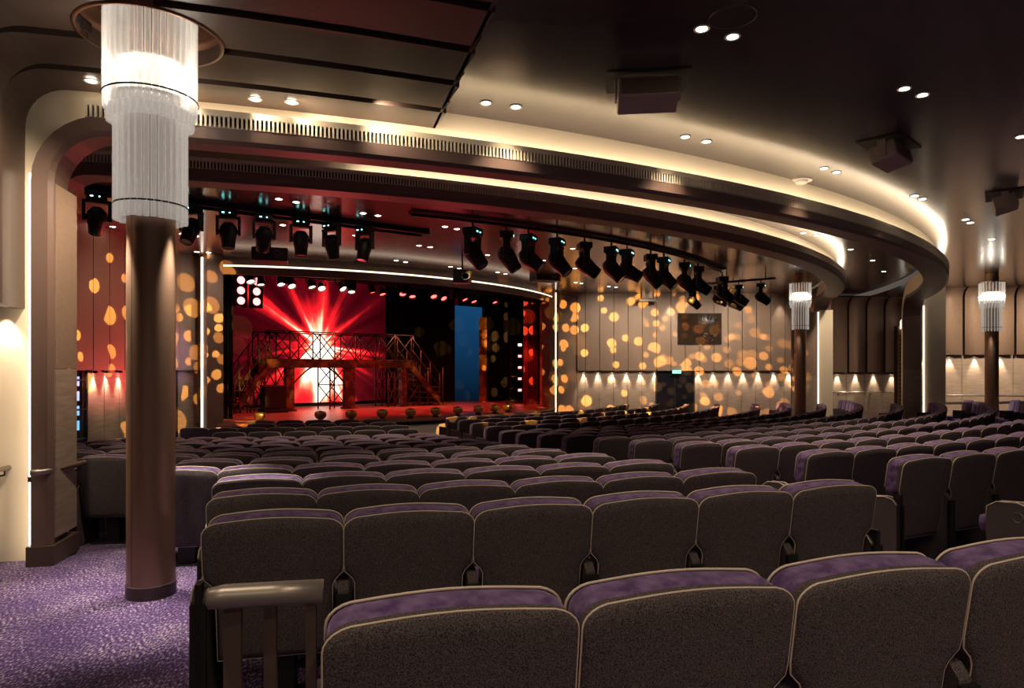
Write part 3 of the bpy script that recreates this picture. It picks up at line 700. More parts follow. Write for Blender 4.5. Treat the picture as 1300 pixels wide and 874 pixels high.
# ------------------------------------------------------------------ moving head lights
def head_proto(loc):
    t = empty('moving_head_light', loc)
    m = MB(); m.box((-.15, -.12, -.14), (.15, .12, -.02), M['blackplastic']); o = bevel(m.build('base_box', None, t), .015)
    m = MB(); m.cyl((0, 0), .02, -.02, .10, 8, M['darkmetal']); m.build('clamp', None, t)
    m = MB(); m.box((-.10, -.125, -.10), (-.06, -.12, -.085), M['tealled']); m.box((.02, -.125, -.10), (.04, -.12, -.085), M['tealled']); m.build('display', None, t)
    m = MB()
    for s_ in (-1, 1): m.box((s_ * .185 - .025, -.06, -.48), (s_ * .185 + .025, .06, -.17), M['blackplastic'])
    m.box((-.21, -.07, -.19), (.21, .07, -.14), M['blackplastic']); bevel(m.build('yoke', None, t), .015)
    m = MB(); m.lathe((0, 0), [(0, .17), (.09, .16), (.145, .08), (.15, -.02), (.125, -.16), (.115, -.30), (.10, -.31)], 18, M['blackplastic'], smooth=True)
    for s_ in (-1, 1): m.box((s_ * .15 - .02, -.03, -.03), (s_ * .15 + .02, .03, .03), M['darkmetal'])
    h = m.build('head', None, t); h.location = (0, 0, -.42)
    m = MB(); m.lathe((0, 0), [(0, -.30), (.10, -.30), (.108, -.29), (.07, -.275)], 18, M['lens']); m.build('lens', None, h)
    return t
ZT = Z(2.36)
heads = [(123, 262, 0), (243, 274, 0), (290, 284, 0), (335, 292, 0), (382, 297, 0), (421, 302, 0), (463, 305, 0),
         (600, 290, 1), (643, 295, 1), (671, 300, 1), (707, 308, 1), (742, 318, 1), (776, 322, 1), (796, 325, 1), (826, 330, 1), (843, 332, 1), (869, 338, 1), (886, 342, 1), (917, 346, 1), (952, 349, 1),
         (879, 371, 2), (912, 375, 2), (938, 377, 2), (966, 379, 2)]
grp = ['moving heads on the straight bar over the near stage side', 'moving heads on the curved bar', 'moving heads in the second row near the beige wall']
nm_ = ['on the straight bar, %s from the near pier', 'on the curved bar, %s from the stage side', 'by the beige wall, %s from the stage side']
cnt = [0, 0, 0]; hp = None
def on_plane(x_, y0, zz): return px(x_, y0, zz)
for (x_, y_, g_) in heads:
    cnt[g_] += 1
    if g_ == 0: yb = 240 + (x_ - 105) * .128; p = px(x_, yb, Z(2.49)); p.z = Z(2.47)
    elif g_ == 1:
        best = min((abs(650 + F * ringp(15.0, R_(a / 20)).x / ringp(15.0, R_(a / 20)).y - x_), a) for a in range(300, 1500)); p = ringp(15.0, R_(best[1] / 20), ZT)
    else: p = px_y(x_, y_, 18.5 - (x_ - 879) * .012); p.z = ZT - .15
    lab = 'black moving head light ' + nm_[g_] % ordn(cnt[g_])
    if hp is None: hp = head_proto(p); q = hp
    else: q = copy_tree(hp); q.location = p
    tag(q, lab, 'stage light', grp[g_])
    hd = [c for c in q.children if c.name.startswith('head')][0]
    q.rotation_euler = (0, 0, rnd.uniform(-.5, .5) + (.5 if g_ else .0))
    q.scale = (.85,) * 3 if g_ != 1 else (1, 1, 1)
    hd.rotation_euler = (R_(rnd.uniform(-40, 40) if g_ == 0 else rnd.uniform(-55, -28)), 0, 0)
    q.rotation_euler[2] = (rnd.uniform(-.6, .6) if g_ == 0 else rnd.uniform(1.1, 1.7)); hd.rotation_euler[0] = R_(rnd.uniform(-48, 48)) if g_ == 0 else R_(rnd.uniform(28, 60) * (-1))
# bars
m = MB(); A, B = px(108, 240, Z(2.49)), px(540, 296, Z(2.49)); m.tube([A, B], .03, 8, M['blackplastic'])
Xb, Lb = plane_frame(A, B); m.box((0, -.16, Z(2.50)), (Lb, .16, Z(2.515)), M['black'], Xb); m.box((0, -.16, Z(2.44)), (Lb, -.14, Z(2.52)), M['black'], Xb); m.box((0, .14, Z(2.44)), (Lb, .16, Z(2.52)), M['black'], Xb)
tag(m.build('lighting_bar'), 'straight black lighting bar across the red-lit ceiling', 'lighting bar')
m = MB(); m.tube([ringp(15.0, R_(24.5 + i), ZT + .10) for i in range(0, 37)], .03, 8, M['blackplastic'])
sweep(m, [(R_(24.5 + i), 0, 0, 1) for i in range(37)], [(Z(2.50), 14.86), (Z(2.50), 15.14), (Z(2.518), 15.14), (Z(2.518), 14.86)], M['black'])
tag(m.build('lighting_bar'), 'curved black lighting bar following the inner ceiling ring', 'lighting bar')
m = MB(); A, B = px_y(865, 366, 18.9), px_y(985, 372, 17.3); A.z = B.z = ZT - .05; m.tube([A, B], .03, 8, M['blackplastic'])
for f_ in (.1, .5, .9): p = A.lerp(B, f_); m.tube([p, (p.x, p.y, Z(2.52))], .015, 6, M['blackplastic'])
tag(m.build('lighting_bar'), 'short black lighting bar hanging near the beige wall', 'lighting bar')
# projectors and small boxes
def box_fix(name, p, s, lab, cat, rz=0):
    t = empty(name, p, rz, lab, cat)
    m = MB(); m.box((-s[0], -s[1], -s[2]), (s[0], s[1], s[2]), M['blackplastic']); bevel(m.build('housing', None, t), .02)
    m = MB(); m.tube([(0, 0, s[2]), (0, 0, Z(2.52) - p.z)], .02, 6, M['darkmetal']); m.build('hanger', None, t)
    m = MB(); m.lathe((0, 0), [(0, 0), (s[2] * .6, 0), (s[2] * .6, .05), (s[2] * .5, .05), (s[2] * .45, .02)], 14, M['lens']); m.xf(Matrix.Translation((s[0] * .4, -s[1], 0)) @ Matrix.Rotation(PI / 2, 4, 'X')); m.build('lens', None, t)
    return t
box_fix('projector', px_y(343, 325, 13.2), (.33, .25, .13), 'flat black projector hanging over the near side of the stage', 'projector', .3)
box_fix('hanging_loudspeaker', px_y(587, 352, 15.2), (.2, .15, .15), 'small black box loudspeaker in front of the lit valance', 'loudspeaker')
box_fix('projector', px_y(692, 350, 18.5), (.36, .25, .16), 'black projector with warm reflections near the beige wall corner', 'projector', .4)
t = empty('wall_loudspeaker', px_y(821, 368, 22.3), 0, 'black loudspeaker bracketed high on the beige panelled wall', 'loudspeaker')
m = MB(); m.box((-.18, -.15, -.32), (.18, .15, .3), M['blackplastic']); bevel(m.build('cabinet', None, t), .02)
m = MB(); m.box((-.3, -.2, -.4), (.3, .0, -.32), M['blackplastic']); m.box((-.14, -.17, -.2), (.14, -.155, -.18), M['darkmetal']); m.box((-.14, -.17, .0), (.14, -.155, .02), M['darkmetal']); m.build('bracket', None, t)
m = MB(); m.box((-.03, .1, -.1), (.03, .45, .0), M['darkmetal']); m.build('arm', None, t)

# ------------------------------------------------------------------ ceiling downlights, speakers, detector
DL = [(891, 37, 2.36), (930, 47, 2.36), (617, 131, 2.36), (655, 136, 2.36), (870, 174, 2.36), (897, 180, 2.36), (1148, 113, 2.36), (1171, 121, 2.36), (1046, 214, 2.36), (1062, 219, 2.36),
      (1161, 249, 2.36), (1171, 253, 2.36), (1226, 279, 2.36), (1232, 283, 2.36), (1296, 174, 2.36), (1259, 304, 2.36), (116, 103, 2.19), (324, 126, 2.19), (370, 130, 2.19),
      (1037, 299, 2.5), (1080, 317, 2.5), (1108, 331, 2.5), (1122, 345, 2.5), (1020, 296, 2.5), (354, 253, 2.52), (376, 257, 2.52), (461, 271, 2.52), (480, 274, 2.52), (565, 288, 2.52), (580, 291, 2.52), (532, 312, 2.52), (546, 314, 2.52),
      (606, 322, 2.52), (619, 324, 2.52), (672, 325, 2.52), (690, 331, 2.52), (503, 331, 2.52), (515, 333, 2.52), (572, 339, 2.52), (583, 341, 2.52), (632, 346, 2.52), (642, 348, 2.52), (727, 316, 2.52),
      (730, 341, 2.52), (740, 341, 2.52), (780, 347, 2.52), (788, 348, 2.52), (731, 359, 2.52), (738, 360, 2.52), (773, 364, 2.52), (782, 365, 2.52), (830, 354, 2.52), (838, 355, 2.52), (120, 284, 2.52), (143, 288, 2.52),
      (231, 297, 2.52), (249, 300, 2.52), (250, 320, 2.52), (265, 321, 2.52), (359, 286, 2.52), (451, 299, 2.52)]
place = {2.36: 'dark main ceiling', 2.19: 'ribbed brown soffit', 2.5: 'strip between the two rings', 2.52: 'glossy inner ceiling'}
dn = {}; dp = None
for x_, y_, zz in DL:
    p = px(x_, y_, Z(zz) - .004); dn[zz] = dn.get(zz, 0) + 1
    if dp is None:
        dp = empty('downlight', p); m = MB(); m.lathe((0, 0), [(.038, 0), (.055, -.004), (.058, .002), (.036, .002)], 20, M['white']); m.build('trim_ring', None, dp)
        m = MB(); m.cyl((0, 0), .037, -.002, .0, 20, M['lampdisc']); m.build('lens', None, dp); q = dp
    else: q = copy_tree(dp); q.location = p
    q.scale = (1.15,) * 3 if p.y > 9 else (1, 1, 1)
    tag(q, '', 'downlight', 'downlights in the ' + place[zz]); q['_p'] = p.y
# label them in order of distance within each ceiling
for zz in dn:
    qs = sorted([o for o in col.objects if o.name.startswith('downlight') and o.get('group') == 'downlights in the ' + place[zz] and o.parent is None], key=lambda o: o['_p'])
    for i, o in enumerate(qs): o['label'] = 'small round downlight in the %s, %s counted towards the stage' % (place[zz], ordn(i + 1)); del o['_p']
# light cast by the downlights
for (x_, y_, zz, e, tx) in ((891, 37, 2.36, 30, 0), (655, 136, 2.36, 30, 0), (870, 174, 2.36, 34, 0), (1148, 113, 2.36, 34, 0), (1046, 214, 2.36, 40, 0), (1161, 249, 2.36, 45, 0), (1226, 279, 2.36, 55, 0), (1296, 174, 2.36, 40, 0),
                            (461, 271, 2.52, 34, 0), (565, 288, 2.52, 34, 0), (606, 322, 2.52, 34, 0), (740, 341, 2.52, 34, 0), (354, 253, 2.52, 30, 0), (830, 354, 2.52, 34, 0)):
    p = px(x_, y_, Z(zz) - .03); lamp('SPOT', p, e * 2.2, WARM, (p.x, p.y, 0), spot_size=R_(92), spot_blend=.8, shadow_soft_size=.05, name='downlight_or_added_lamp')
for p, e in (((-1.0, -2.2, 3.7), 26), ((1.4, -2.0, 3.7), 26), ((3.4, -1.6, 3.7), 26), ((-1.2, 1.0, 3.55), 22), ((.9, .2, 3.7), 22), ((2.6, 2.4, 3.85), 34), ((3.2, .4, 3.8), 26), ((-3.0, 1.6, 3.6), 30), ((-3.2, 3.6, 3.6), 22)):
    lamp('SPOT', p, e * 2.0, WARM, (p[0], p[1] + .9, 0), spot_size=R_(110), spot_blend=.8, shadow_soft_size=.05, name='downlight_or_added_lamp')  # unseen ceiling lamps added to light the near seats and aisle carpet
sp = [(822, 101, 117, .5, -.12), (1130, 183, 194, .5, .75), (1276, 247, 254, .5, .95)]
for i, (x_, y0, y_, w, rz) in enumerate(sp):
    p = px(x_, y0, Z(2.36)); t = empty('ceiling_loudspeaker', p, rz, ['taupe box loudspeaker under the dark ceiling, nearest of the three', 'taupe box loudspeaker under the dark ceiling, middle of the three', 'taupe box loudspeaker under the dark ceiling, farthest of the three'][i], 'loudspeaker', 'ceiling loudspeakers')
    m = MB(); m.box((-.33, -.2, -.012), (.33, .22, -.001), M['groove']); m.build('mounting_plate', None, t)
    Rm = Matrix.Translation((0, 0, -.13)) @ Matrix.Rotation(R_(-14), 4, 'X')
    m = MB(); m.box((-.24, -.13, -.085), (.24, .13, .085), M['speaker']); m.xf(Rm); bevel(m.build('cabinet', None, t), .012)
    m = MB(); m.box((-.215, -.135, -.07), (.235, -.13, .07), M['pier']); m.xf(Rm); m.build('grille', None, t)
    for s_ in (-1, 1):
        m = MB(); m.box((s_ * .255 - .008, -.04, -.17), (s_ * .255 + .008, .04, -.005), M['speaker']); m.build('bracket', None, t)
p = px(1017, 229, Z(2.36)); t = empty('smoke_detector', p, 0, 'round white smoke detector on the ceiling beside the outer cove', 'smoke detector')
m = MB(); m.lathe((0, 0), [(0, -.05), (.06, -.045), (.08, -.03), (.085, -.012)], 24, M['white'], smooth=True); m.build('sensor', None, t)
m = MB(); m.lathe((0, 0), [(0, -.013), (.13, -.012), (.135, -.001)], 24, M['white']); m.build('plate', None, t)
p = px(930, 22, Z(2.36)); m = MB(); m.lathe((p.x, p.y, p.z), [(.15, -.001), (.155, -.003), (.16, -.001)], 30, M['ceil']); tag(m.build('ceiling_hatch'), 'faint round hatch ring in the dark ceiling above two downlights', 'hatch')

# ------------------------------------------------------------------ columns and crystal chandeliers
def column(x, y, zb, zt, lab, near=False):
    t = empty('round_column', (x, y, zb), 0, lab, 'column')
    m = MB(); m.lathe((0, 0), [(.146, .0), (.146, zt - zb)], 64 if near else 32, M['bronze'], smooth=True)
    m.build('shaft', None, t)
    m = MB(); m.lathe((0, 0), [(.0, -.02), (.152, -.02), (.152, .075), (.147, .08)], 64, M['base'], smooth=False); m.build('base_band', None, t)
    m = MB(); m.lathe((0, 0), [(.1475, .08), (.153, .081), (.153, .087), (.1475, .088)], 64, M['steel']); m.build('base_trim', None, t)
    m = MB(); m.box((-.0015, -.1468, .09), (.0015, -.1455, zt - zb), M['seam']); m.box((-.0015, .1455, .09), (.0015, .1468, zt - zb), M['seam']); o = m.build('seam', None, t)
    o.rotation_euler = (0, 0, R_(-22))
    return t
def chandelier(x, y, zt, zb, lab, n1=38, n2=31, pow_=150):
    t = empty('crystal_chandelier', (x, y, zb), 0, lab, 'chandelier', 'crystal chandeliers around the columns')
    H = zt - zb; zm = H * .47; zr = zm + .10
    def rods(R0, z0, z1, n_, name, dense=1):
        m = MB()
        for i in range(n_):
            a = 2 * PI * i / n_; rr = .0195 if n1 > 30 else .0135
            dz = rnd.uniform(-.004, .004)
            c_ = (R0 * Co(a), R0 * S(a)); m.lathe(c_, [(0, z0 + dz), (rr, z0 + dz), (rr, z1), (0, z1)], 7, M['crystal'], smooth=True)
        return m.build(name, None, t)
    rods(.264, zr - .02, H, n1, 'upper_rods'); rods(.245, zm + .0, zm + .12, n1, 'fringe_rods'); rods(.205, 0, zm + .16, n2, 'lower_rods')
    m = MB(); m.lathe((0, 0), [(.284, zr + .06), (.289, zr + .06), (.289, zr + .07), (.284, zr + .07)], 64, M['darkmetal']); m.build('metal_band', None, t); m = MB(); m.lathe((0, 0), [(.219, .095), (.223, .095), (.223, .105), (.219, .105)], 64, M['darkmetal'])
    m.build('metal_band', None, t)
    m = MB(); m.lathe((0, 0), [(.19, zr + .04), (.19, zr + .30)], 48, M['crystal_core'], smooth=True); m.build('lit_core', None, t)
    m = MB(); m.lathe((0, 0), [(.165, .02), (.165, zm + .1)], 48, M['crystal_soft'], smooth=True)
    m.build('inner_sleeve', None, t)
    m = MB(); m.lathe((0, 0), [(.15, H - .02), (.29, H - .02), (.29, H), (.15, H)], 48, M['chrome']); m.build('hanger_plate', None, t); m = MB(); m.lathe((0, 0), [(.15, zm + .15), (.25, zm + .15), (.25, zm + .16), (.15, zm + .16)], 48, M['chrome']); m.build('hanger_plate', None, t)
    for k_ in range(3):
        a = 2 * PI * k_ / 3 - 2.3
        lamp('POINT', (x + .235 * Co(a), y + .235 * S(a), zb + zm + .32), pow_ / 3 * .16, (1, .86, .68), shadow_soft_size=.03, name='chandelier_lamp')
        lamp('SPOT', (x + .19 * Co(a), y + .19 * S(a), zb - .01), pow_, (1, .86, .7), (x + .55 * Co(a), y + .55 * S(a), 0), spot_size=R_(50), spot_blend=.8, shadow_soft_size=.02, name='chandelier_lamp')
    return t
column(COLX, COLY, 0, Z(2.34), 'thick bronze column in the near aisle beneath the big chandelier', True)
chandelier(COLX, COLY, Z(2.335), Z(.975), 'big two-tier crystal rod chandelier wrapped around the near column')
xc, yc = (1259 - 650) / F * 16.9, 16.9
column(xc, yc, floor_z(19.0) - .0, Z(2.36), 'slim-looking bronze column before the far lit wall at the frame edge')
chandelier(xc, yc, Z(2.15), Z(.93), 'small two-tier crystal chandelier on the column at the frame edge', 24, 20, 30)
xc, yc = (1016 - 650) / F * 18.3, 18.3
column(xc, yc, floor_z(15.0), Z(2.52), 'bronze column between the beige panelled wall and the far inner pier')
chandelier(xc, yc, Z(2.31), Z(1.06), 'small two-tier crystal chandelier on the column by the beige wall', 24, 20, 30)
# perforated bronze lantern column on the far wall
p = px_y(1145, 400, 22.3); t = empty('wall_lantern', (p.x, p.y, -.4), 0, 'tall patterned bronze wall column with a white lamp at its top', 'wall light')
m = MB(); m.box((-.14, -.05, 0), (.14, .1, 3.3), M['bronze']); m.box((-.2, 0, 0), (-.16, .1, 3.3), M['groove']); m.box((.16, 0, 0), (.2, .1, 3.3), M['groove'])
m.build('body', None, t)
m = MB()
for i in range(22):
    for j in range(3): m.box((-.11 + j * .085, -.056, .2 + i * .13), (-.07 + j * .085, -.05, .27 + i * .13), M['groove'])
m.build('pattern', None, t)
m = MB(); m.lathe((0, -.07), [(0, 3.2), (.09, 3.2), (.09, 3.45), (.05, 3.52), (0, 3.53)], 16, M['crystal_core'], smooth=True); m.build('lamp_shade', None, t)

# ------------------------------------------------------------------ handrails
def rail(name, pts, r, lab, brackets=(), off=(0, 0, 0)):
    t = empty(name, pts[0], 0, lab, 'handrail'); o0 = Vector(pts[0])
    m = MB(); m.tube([Vector(p) - o0 for p in pts], r, 12, M['steel']); m.build('rail', None, t)
    for f_ in brackets:
        a, b_ = Vector(pts[0]) - o0, Vector(pts[-1]) - o0; p = a.lerp(b_, f_); q = p + Vector(off)
        m = MB(); m.tube([p, p - Vector((0, 0, .05)), q - Vector((0, 0, .07)), q - Vector((0, 0, .07))], .008, 8, M['darkmetal']); m.lathe((q.x, q.y, q.z - .07), [(0, -.02), (.025, -.02), (.025, .02), (0, .02)], 12, M['darkmetal']); m.build('bracket', None, t)
    return t
rail('handrail', [(-3.60, 5.10, .715), (-3.53, 5.16, .715), (-3.53, 5.64, .72)], .022, 'short steel handrail on the near brown pier', (.25, .9), (-.1, 0, 0))
rail('handrail', [(-3.90, 4.8, .72), (-3.90, 5.30, .727)], .02, 'steel handrail end on the pale wall at the frame edge', (.6, .9), (-.1, 0, 0))
rail('handrail', [MX @ Vector((.0, -.12, .72)), MX @ Vector((2.7, -.12, .72))], .022, 'thin steel handrail on the wall between the two far piers', (.1, .5, .9), (.06, .1, 0))
rail('handrail', [MX @ Vector((2.72, -.3, .70)), OX @ Vector((.05, -.2, .72)), OX @ Vector((.3, -.2, .72)), OX @ Vector((4.4, -.12, .72))], .022, 'thin steel handrail along the far outer wall', (.1, .4, .7), (.05, .15, 0))
# nearest guard rail in front of the camera
t = empty('guard_rail', (-.625, 1.50, .0), R_(2), 'short round-topped steel guard rail before the second row of seats', 'guard rail')
m = MB(); m.tube([(-.035, -.03, .995), (-.03, -.028, .995), (0, -.015, .995), (.10, 0, .995), (.205, .015, .995)], [.012, .022, .0265, .0265, .0265], 20, M['steelp']); m.build('rail', None, t)
for x_, y_, w in ((.012, .0, .019), (.075, .06, .014), (.18, .01, .011)):
    m = MB(); m.box((x_ - w, y_ - .006, 0), (x_ + w, y_ + .006, .98), M['postm']); m.build('post', None, t)
m = MB(); m.box((-.03, -.05, 0), (.23, .09, .012), M['darkmetal']); m.build('foot_plate', None, t)

# ------------------------------------------------------------------ theatre seats
def outline(w, zt, zn, zb, rc, notch, crown=.012):
    """closed outline of a seat back in (x, z): rounded crowned top, shoulders, notch for the armrest, narrower foot"""
    P = []; h = w / 2
    P.append((-h + notch, zb)); P.append((-h + notch, zn - .055)); P.append((-h + notch * .75, zn - .03)); P.append((-h + .004, zn)); P.append((-h, zn + .03)); P.append((-h, zt - rc - .05))
    for i in range(0, 7):
        a = PI / 2 * i / 6; P.append((-h + rc - rc * Co(a), zt - rc * .72 + rc * .72 * S(a) - crown))
    for i in range(1, 8):
        x = -h + rc + (w - 2 * rc) * i / 8; P.append((x, zt - crown + crown * S(PI * i / 8)))
    for i in range(0, 7):
        a = PI / 2 * i / 6; P.append((h - rc + rc * S(a), zt - rc * .72 + rc * .72 * Co(a) - crown))
    P += [(h, zt - rc - .05), (h, zn + .03), (h - .004, zn), (h - notch * .75, zn - .03), (h - notch, zn - .055), (h - notch, zb)]
    return P
def tilt(x, y, z, k=.16):           # recline about the seat
    return (x, y - (z - .42) * k, z)
def extr(mb, P, y0, y1, mt, crown_r=0, cap0=True, cap1=True, inset=0):
    k = len(P); vs = []
    layers = [(y0, 1.0), (y1, 1.0)]
    for y_, s_ in layers:
        for x, z in P: vs.append(tilt(x * s_, y_, z))
    fs = [(i, (i + 1) % k, k + (i + 1) % k, k + i) for i in range(k)]
    mb.add(vs, fs, mt, True)
    cx = 0; cz = sum(p[1] for p in P) / k
    for y_, on, bul in ((y0, cap0, -crown_r), (y1, cap1, crown_r)):
        if not on: continue
        ring = [P, [(x * .93, cz + (z - cz) * .93) for x, z in P], [(x * .6, cz + (z - cz) * .6) for x, z in P]]
        yy = [y_, y_ + bul * .7, y_ + bul]
        vs = []
        for rg, yv in zip(ring, yy):
            for x, z in rg: vs.append(tilt(x, yv, z))
        vs.append(tilt(0, yy[2], cz)); fs = []
        for q in range(2):
            for i in range(k): fs.append((q * k + i, q * k + (i + 1) % k, (q + 1) * k + (i + 1) % k, (q + 1) * k + i))
        for i in range(k): fs.append((2 * k + i, 2 * k + (i + 1) % k, 3 * k))
        mb.add(vs, fs, mt, True)
    return mb
SW = .55; ZTOP = .893; YB = .079    # YB cancels the recline so the back top stands over the row radius
Pf = outline(SW - .006, ZTOP, .650, .30, .075, .045); Pi = outline(SW - .02, ZTOP - .004, .650, .30, .072, .045)
def rise(P, d): return [(x, z + d * min(1, max(0, (z - .72) / .12))) for x, z in P]
def velvet_block(m):
    k = len(Pi); lay = [(.02, 0, 1.0), (.045, .008, 1.004), (.08, .012, 1.004), (.108, .010, .992)]; vs = []
    for y_, d_, s_ in lay:
        for x, z in rise(Pi, d_): vs.append(tilt(x * s_, y_, z))
    m.add(vs, [(j * k + i, j * k + (i + 1) % k, (j + 1) * k + (i + 1) % k, (j + 1) * k + i) for j in range(3) for i in range(k)], M['velvet'], True)
    extr(m, [(x * .992, z) for x, z in rise(Pi, .010)], .107, .108, M['velvet'], .02, cap0=False)
def seat_parts(t, full=True):
    def sh(m, name, p=t): m.xf(Matrix.Translation((0, YB, 0))); return m.build(name, None, p)
    m = MB(); extr(m, Pf, -.012, .02, M['fabric'], .012, cap1=False); sh(m, 'back_shell')
    m = MB(); velvet_block(m); sh(m, 'backrest')
    m = MB(); m.tube([tilt(x, -.010, z) for x, z in Pf], .0030, 5, M['piping'], closed=True); sh(m, 'rear_piping')
    top = [p for p in Pf if p[1] > .67]
    m = MB(); m.tube([tilt(x * .99, .111, z + .010 * min(1, max(0, (z - .72) / .12))) for x, z in top], .0036, 5, M['piping']); sh(m, 'front_piping')
    m = MB(); Q = [(-.22, .0), (-.235, .03), (-.235, .08), (-.22, .11), (.22, .11), (.235, .08), (.235, .03), (.22, .0)]
    vs = []; ys = (.05, .08, .42, .48, .50)
    for j, yv in enumerate(ys):
        s_ = (.9, 1, 1, .97, .85)[j]
        for x, z in Q: vs.append((x * s_, yv, .36 + (z - .055) * s_ + .055 + .02 * (yv - .05)))
    k = len(Q); fs = [(j * k + i, j * k + (i + 1) % k, (j + 1) * k + (i + 1) % k, (j + 1) * k + i) for j in range(4) for i in range(k)] + [tuple(range(k)), tuple(range(4 * k, 5 * k))]
    m.add(vs, fs, M['velvet'], True); sh(m, 'seat')
    m = MB(); m.box((-.06, .1, 0), (.06, .32, .36), M['blackplastic']); m.box((-.2, .08, .0), (.2, .34, .03), M['blackplastic']); sh(m, 'pedestal')
def arm(t, sx, name='armrest', end=False):
    w = .022; prof = [(.02, .0), (.02, .57), (.05, .605), (.12, .615), (.22, .60), (.27, .615), (.40, .605), (.46, .565), (.47, .47), (.45, .0)]
    m = MB(); k = len(prof)
    w2 = .03 if end else w
    vs = [(sx - w2, y, z) for y, z in prof] + [(sx + w2, y, z) for y, z in prof]
    m.add(vs, [tuple(range(k)), tuple(range(k, 2 * k))] + [(i, (i + 1) % k, k + (i + 1) % k, k + i) for i in range(k)], M['fabric'])
    m.box((sx - .030, .0, .02), (sx + .030, .02, .56), M['black'])  # black plate added to darken the gap between seat backs
    o = m.build(name, None, t)
    for s_ in ((-1, 1) if end else ()):
        m = MB(); m.tube([(sx + s_ * w2, y, z) for y, z in prof[1:-1]], .004, 5, M['piping']); p = m.build('piping', None, o)
    if end:
        q = math.copysign(1, sx)
        m = MB(); m.tube([(sx + q * w2, .27 + .032 * Co(2 * PI * i / 20), .52 + .032 * S(2 * PI * i / 20)) for i in range(20)], .004, 6, M['steel'], closed=True); p = m.build('number_plate', None, o)
        m = MB(); m.box((sx - .012, .0, .0), (sx + .012, .06, .64), M['blackplastic']); m.build('frame', None, o)
    return o
seatP = empty('theatre_seat', (0, 0, -50)); seat_parts(seatP); arm(seatP, -SW / 2)
seatL = empty('theatre_seat', (0, 0, -50)); seat_parts(seatL); arm(seatL, -SW / 2 - .01, 'end_panel', True)
seatR = empty('theatre_seat', (0, 0, -50)); seat_parts(seatR); arm(seatR, -SW / 2); arm(seatR, SW / 2 + .01, 'end_panel', True)
# one-mesh version for the smallest seats
def merged_mesh():
    m = MB()
    for Pp, a, b_, mt, cr, c0, c1 in ((Pf, -.012, .02, M['fabric'], .012, True, False), (Pi, .02, .112, M['velvet'], .02, False, True)): extr(m, Pp, a, b_, mt, cr, c0, c1)
    m.tube([tilt(x, -.010, z) for x, z in Pf], .0052, 4, M['piping'], closed=True); m.xf(Matrix.Translation((0, YB, 0)))
    m.box((-.235, .13, .36), (.235, .58, .47), M['velvet']); m.box((-.06, .18, 0), (.06, .40, .36), M['blackplastic'])
    for sx in (-SW / 2,): m.box((sx - .022, .02, 0), (sx + .022, .46, .645), M['fabric'])
    o = m.build('theatre_seat'); me = o.data; bpy.data.objects.remove(o); return me
smesh = merged_mesh()

R2, SR = 22.36, .848
def Rn(n): return R2 - SR * (n - 2) if n <= 12 else (R2 - SR * 10 - 1.155 - .917 * (n - 13))
def zn(n): return .049 * (2 - n) if n <= 12 else ZF
def th_at(R, xp, far=False):
    k_ = (xp - 650) / F; a = k_ * k_ + 1; b_ = -2 * (k_ * CS[0] + CS[1]); c_ = CS[0] ** 2 + CS[1] ** 2 - R * R
    D = b_ * b_ - 4 * a * c_
    if D < 0: return None
    Y = (-b_ + (math.sqrt(D) if far else -math.sqrt(D))) / 2 / a
    return math.atan2(k_ * Y - CS[0], CS[1] - Y)
rows = []      # (block, row, theta, radius, z, index, count)
pit = {2: .552, 3: .562, 4: .568, 5: .572, 6: .598, 7: .598}
endx = {2: 1113, 3: 960, 4: 855, 5: 781, 6: 724, 7: 678, 8: 641, 9: 614, 10: 588, 11: 573, 12: 560, 13: 533, 14: 519, 15: 505, 16: 494}
leftx = {2: 255, 3: 262, 4: 270, 5: 178, 6: 215, 7: 92, 8: 60, 9: 50, 10: 50, 11: 50, 12: 50, 13: 268, 14: 229, 15: 312, 16: 313}
for n in range(2, 17):
    R = Rn(n); p = pit.get(n, .58 if n < 13 else .56); te = th_at(R, endx[n]); tl = th_at(R, leftx[n]); c = max(1, round((te - tl) * R / p)); 
    p = (te - tl) * R / c; lst = [te - (i + .5) * p / R for i in range(c)][::-1]
    for i, t_ in enumerate(lst): rows.append(('near block', n, t_, R, zn(n), i, c))
R1 = 23.83
for i in range(6): rows.append(('nearest row', 1, R_(13.9) + i * .553 / R1, R1, .09, i, 6))
st = {3: 24.35, 4: 24.38, 5: 24.42, 6: 24.54, 7: 24.54, 8: 24.64, 9: 24.63, 10: 24.76, 11: 24.9, 12: 25.2}
farx = {5: 1293, 6: 1228, 7: 1183, 8: 1128, 9: 1070, 10: 1028, 11: 978, 12: 940, 13: 905, 14: 873, 15: 835, 16: 785}
for n in range(2, 17):
    R = Rn(n)
    if n == 2: t0 = R_(24.35 + .9)
    elif n in st: t0 = R_(st[n])
    else: t0 = th_at(R, {13: 634, 14: 615, 15: 598, 16: 582}[n])
    if n in farx: t1 = th_at(R, farx[n], True)
    else: t1 = R_({2: 33, 3: 44, 4: 60}[n])
    if t1 is None or t1 > R_(84): t1 = R_(82)
    p = .553; c = int((t1 - t0) * R / p) + 1
    for i in range(c): rows.append(('far block', n, t0 + i * p / R, R, zn(n), i, c))
def wpos(t_, R, z): return ringp(R, t_, z, CS)
items = []
